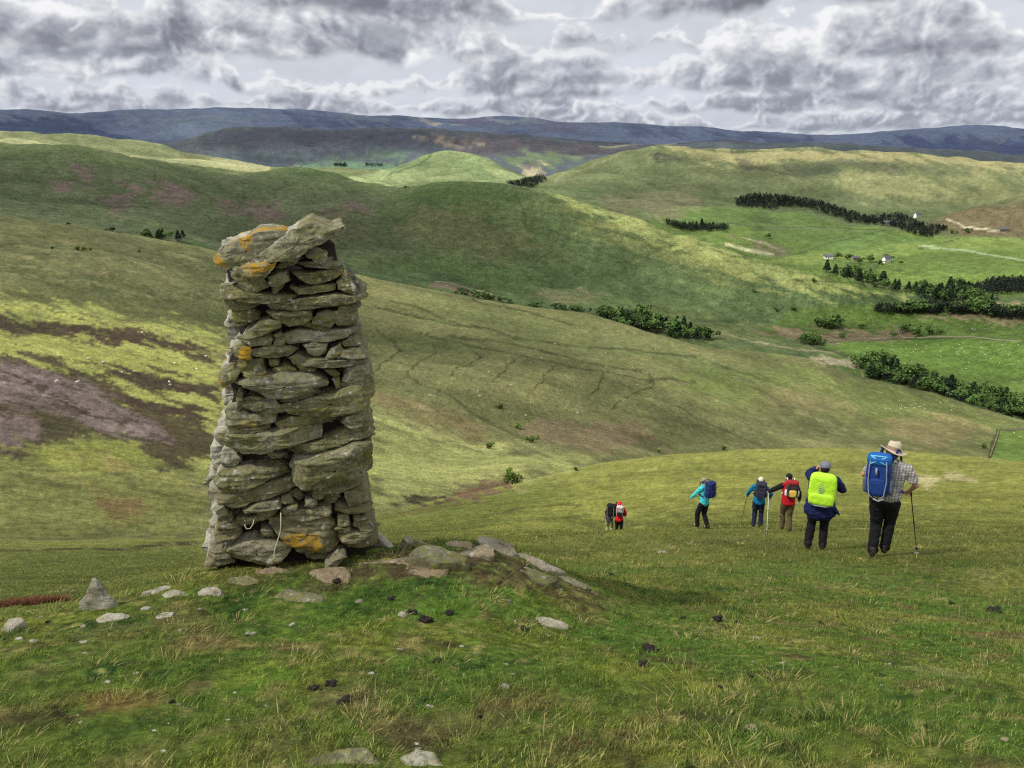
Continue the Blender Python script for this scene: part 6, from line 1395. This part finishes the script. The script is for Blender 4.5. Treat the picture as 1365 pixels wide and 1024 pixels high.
# ------------------------------------------------------------------ farm buildings
M_WALLW = flat('limewashed_wall', (222,220,212), .9, .08, .6, 0); M_SLATE = flat('slate_roof', (88,88,94), .8, .15, .8, 0); M_STONEW = flat('farm_stone', (140,130,116), .9, .15, .6, 0); M_WIN = flat('window_glass', (40,46,54), .2, .05, 1, 0, spec=.5)
def house(px, py, wpx, hpx, label, wall=M_WALLW, rot=0., rmin=1500, chim=True, name='farmhouse', cat='house'):
    p = at(px, py, rmin); sc = depth(p)/FPX; w, h = wpx*sc, hpx*sc*1.1; d = w*.5
    e = top_empty(name, p, label, cat, rot)
    def mk(n_, V, F, m, par=e): me = bpy.data.meshes.new(n_); me.from_pydata(V, [], F); me.materials.append(m); o = bpy.data.objects.new(n_, me); COL.objects.link(o); o.parent = par; return o
    x, y, z0, z1, z2 = w/2, d/2, -3, h*.6, h
    mk('wall', [(-x,-y,z0),(x,-y,z0),(x,y,z0),(-x,y,z0),(-x,-y,z1),(x,-y,z1),(x,y,z1),(-x,y,z1),(-x,0,z2*.98),(x,0,z2*.98)], [(0,1,5,4),(2,3,7,6),(1,2,6,9,5),(3,0,4,8,7)], wall)
    q = .06*w; rf = mk('roof', [(-x-q,-y-q,z1-.03*h),(x+q,-y-q,z1-.03*h),(x+q,0,z2),(-x-q,0,z2),(x+q,y+q,z1-.03*h),(-x-q,y+q,z1-.03*h),(-x-q,-y-q,z1+.04*h),(x+q,-y-q,z1+.04*h),(x+q,0,z2+.07*h),(-x-q,0,z2+.07*h),(x+q,y+q,z1+.04*h),(-x-q,y+q,z1+.04*h)],
       [(0,1,2,3),(3,2,4,5),(6,9,8,7),(9,11,10,8),(0,6,7,1),(5,4,10,11),(0,3,9,6),(3,5,11,9),(1,7,8,2),(2,8,10,4)], M_SLATE)
    if chim:
        for s in (-1, 1):
            cx = s*x*.85; k = w*.04; mk('chimney', [(cx+a*k, b_*k, z) for z in (z2, z2+h*.22) for a, b_ in ((-1,-1),(1,-1),(1,1),(-1,1))], [(0,1,5,4),(1,2,6,5),(2,3,7,6),(3,0,4,7),(4,5,6,7)], M_STONEW, rf)
    for s in (-.55, 0, .55):
        cx = s*x; k = w*.05; mk('window' if s else 'door', [(cx-k, -y-.05, h*.2 if s else 0), (cx+k, -y-.05, h*.2 if s else 0), (cx+k, -y-.05, h*.45), (cx-k, -y-.05, h*.45)], [(0,1,2,3)], M_WIN)
    return e
house(1181, 350, 11, 8, 'white farmhouse among trees in the middle of the green valley', rot=.5)
house(1104, 345, 11, 5, 'long pale barn at the left of the valley farm', wall=M_WALLW, rot=-.2, chim=False, name='barn', cat='barn')
house(1140, 347, 9, 5, 'grey stone barn between garden trees of the valley farm', wall=M_STONEW, rot=.1, chim=False, name='barn', cat='barn')
house(1223, 290, 9, 6, 'white farmhouse at the head of the far wood', rot=.3, rmin=2600)
house(1182, 300, 8, 5, 'stone farm building at the left end of the far wood', wall=M_STONEW, rmin=2600, rot=-.3, chim=False, name='barn', cat='barn')
house(1336, 309, 12, 5, 'low cottage at the right edge under the brown hill', wall=M_STONEW, rmin=2600, rot=.1)
house(396, 221, 6, 3, 'tiny white building far away in the blue valley', rmin=5600, rot=.2)
# ------------------------------------------------------------------ dry stone walls on the valley floor
M_DYKE = flat('dry_stone_dyke', (120,114,96), .95, .3, 1.2, .4, .05)
def dyke(pts, label, rmin, h=1.4, w=.8):
    P = []
    for (a, b_) in zip(pts[:-1], pts[1:]):
        A, B = at(*a, rmin), at(*b_, rmin); n = 24
        for i in range(n): x = A[0]+(B[0]-A[0])*i/n; y = A[1]+(B[1]-A[1])*i/n; P.append((x, y, gz(x, y)))
    V = []; m = len(P)
    for i, q in enumerate(P):
        t = np.array(P[min(i+1, m-1)])-np.array(P[max(i-1, 0)]); t[2] = 0; t /= np.linalg.norm(t)+1e-9; nn = np.array([-t[1], t[0], 0]); q = np.array(q); hh = h*(1+.12*math.sin(i*2.1))
        V += [q-nn*w/2-[0, 0, .5], q-nn*w*.3+[0, 0, hh], q+nn*w*.3+[0, 0, hh], q+nn*w/2-[0, 0, .5]]
    idx = np.arange(m*4).reshape(m, 4); F = np.concatenate([np.stack([idx[:-1, k], idx[:-1, k+1], idx[1:, k+1], idx[1:, k]], -1) for k in range(3)])
    o = np_mesh('dry_stone_wall', np.array(V), F, M_DYKE, smooth=False); return tag(o, label, 'wall')
dyke([(1090,458),(1200,450),(1300,450),(1365,457)], 'field wall running across between the two green fields', 1050)
dyke([(1319,611),(1332,573),(1370,573)], 'wall around the corner of the bright green field at the right edge', 560, 1.3)
dyke([(1060,372),(1100,376),(1200,384)], 'wall behind the tail of the round hill', 1600)
dyke([(960,302),(1050,305),(1180,308)], 'wall crossing the far bright pasture', 2200)
# ------------------------------------------------------------------ sheep
M_WOOL = flat('fleece', (216,210,192), .95, .1, 8, .3, .02); M_FACE = flat('sheep_face', (60,54,50), .8)
def sheep_mesh():
    parts = [ell((0, 0, .62), (.30, .52, .30)), ell((0, .38, .70), (.22, .26, .22)), seg_tube([(0, .50, .80), (0, .66, .88)], [.11, .09]), ell((0, .74, .86), (.075, .15, .09)),
             ell((-.1, .66, .92), (.07, .03, .03)), ell((.1, .66, .92), (.07, .03, .03)), seg_tube([(0, -.50, .68), (0, -.56, .48)], [.05, .035])]
    for x in (-.15, .15):
        parts += [seg_tube([(x, .32, .5), (x, .34, .25), (x, .33, .03)], [.07, .042, .035]), seg_tube([(x, -.36, .55), (x, -.28, .36), (x, -.40, .22), (x, -.38, .03)], [.10, .06, .036, .034])]
    o = merged('sheep', parts, M_WOOL, None, .05); return o
S0 = sheep_mesh(); COL.objects.unlink(S0); SM = S0.data
dg = bpy.context.evaluated_depsgraph_get()
def put_sheep(x, y, rmin, label, group):
    p = at(x, y, rmin); o = S0.copy(); COL.objects.link(o); o.location = p; o.rotation_euler = (0, 0, shr.random()*6.28); tag(o, label, 'sheep', group)
    sc = max(1.0, min(1.35, depth(p)/900)); o.scale = (sc,)*3
shr = random.Random(11)
for i in range(70):
    t = shr.random(); x = 1150+t*215; y = shr.gauss(468, 10)
    if 452 < y < 496 and y < 470+(x-1150)*.16+12: put_sheep(x, y, 1000, 'white sheep grazing on the large green field in the right of the valley', 'sheep on the large green valley field')
for i in range(24): put_sheep(shr.uniform(1200, 1340), shr.gauss(437, 5), 1150, 'white sheep on the green strip behind the field wall', 'sheep behind the field wall')
for i in range(13): put_sheep(shr.uniform(20, 280), shr.uniform(425, 520), 0, 'white sheep spread over the sunlit slope left of the pillar', 'sheep on the sunlit left slope')
for i in range(16): put_sheep(shr.gauss(1222, 26), shr.gauss(546, 5), 400, 'white sheep on the sunlit end of the hillside behind the walkers', 'sheep on the hillside behind the walkers')
for i in range(20): put_sheep(shr.uniform(560, 900), shr.uniform(440, 560), 150, 'single white sheep on the ditched hillside behind the pillar', 'sheep on the ditched hillside')
for x, y in [(1352,578),(1348,588),(1360,583)]: put_sheep(x, y, 500, 'white sheep in the corner field at the right edge', 'sheep in the corner field')
# rusty patch of dead bracken beside the summit edge
p = at(35, 806, 7); g = np.random.default_rng(5); n = 9000; d_ = depth(p)/FPX
ra = np.sqrt(g.random(n))*(.75+.35*np.abs(g.normal(0, .5, n))); an = g.uniform(0, 6.28, n); X = p[0]+ra*np.cos(an)*46*d_*(1+.2*np.sin(an*3)); Y = p[1]+ra*np.sin(an)*28*d_*(1+.25*np.sin(an*2+1)); Z = np.array([gz(a, b_) for a, b_ in zip(X, Y)])
th = g.uniform(0, 6.28, n); h = g.uniform(.02, .08, n); lx, ly = g.normal(0, .06, n), g.normal(0, .06, n); w_ = .012
V = np.stack([np.stack([X-np.cos(th)*w_, Y-np.sin(th)*w_, Z-.02], -1), np.stack([X+np.cos(th)*w_, Y+np.sin(th)*w_, Z-.02], -1), np.stack([X+lx, Y+ly, Z+h], -1)], 1)
cc = srgb((112,74,52))*g.uniform(.5, 1.5, n)[:, None]; cc = np.repeat(cc[:, None], 3, 1)*np.array([.5, .6, 1.2])[None, :, None]
tag(np_mesh('dead_bracken', V.reshape(-1, 3), np.arange(n*3).reshape(-1, 3), M_BL, cc.reshape(-1, 3), smooth=False), 'rusty brown patch of dead bracken at the left below the summit edge', 'bracken', kind='stuff')

# ------------------------------------------------------------------ unseen clouds added overhead, each placed to shade a chosen area
def shade_cloud_mat():
    m = bpy.data.materials.new('shade_cloud_veil'); m.use_nodes = True; nt = m.node_tree; nt.nodes.remove(nt.nodes['Principled BSDF'])
    a = nd(nt, 'ShaderNodeAttribute', attribute_name='Col').outputs['Fac']; tr = nd(nt, 'ShaderNodeBsdfTransparent'); tl = nd(nt, 'ShaderNodeBsdfTranslucent'); tl.inputs[0].default_value = (.85, .86, .88, 1)
    mx = nt.nodes.new('ShaderNodeMixShader'); nt.links.new(a, mx.inputs[0]); nt.links.new(tr.outputs[0], mx.inputs[1]); nt.links.new(tl.outputs[0], mx.inputs[2]); nt.links.new(mx.outputs[0], nt.nodes['Material Output'].inputs['Surface']); return m
M_SHADE_CLOUD = shade_cloud_mat()
def shade_cloud(px, py, rx, ry, op, seed, alt=750., pos=None, soft=.5):
    p = Vector(pos) if pos else at(px, py); c = p+SD*((alt-p[2])/SD[2]); n = 70
    u = np.linspace(-1.3, 1.3, n); U, V = np.meshgrid(u, u); X = c[0]+U*rx; Y = c[1]+V*ry
    d = np.hypot(U, V)+.35*fbm(U*1.3+seed, V*1.3, 40+seed, 4)
    a = (1-sstep(1-soft, 1.1, d))*op*(.85+.4*fbm(U*3+seed, V*3, 60+seed, 3)); a = np.clip(a, 0, 1)
    Z = c[2]+rx*.03*fbm(U*3, V*3, 80+seed, 3)
    P = np.stack([X, Y, Z], -1).reshape(-1, 3); i = np.arange(n*n).reshape(n, n); F = np.stack([i[:-1, :-1], i[:-1, 1:], i[1:, 1:], i[1:, :-1]], -1).reshape(-1, 4)
    keep = (a.reshape(-1)[F].max(1) > .01); F = F[keep]
    tag(np_mesh('added_shade_cloud', P, F, M_SHADE_CLOUD, np.repeat(a.reshape(-1, 1), 3, 1)), kind='structure')
shade_cloud(0, 0, 40, 22, .55, 1, pos=(0, 6, 0))  # small sheet added to dim the sun over the foreground only
shade_cloud(230, 255, 900, 520, .72, 2)
shade_cloud(560, 320, 330, 420, .62, 3)
shade_cloud(150, 340, 330, 160, .55, 4)
shade_cloud(980, 250, 520, 420, .5, 5)
shade_cloud(1060, 228, 650, 220, .45, 6)
shade_cloud(1230, 440, 320, 120, .35, 7)
shade_cloud(640, 450, 190, 120, .30, 8)
shade_cloud(780, 545, 120, 60, .35, 9)
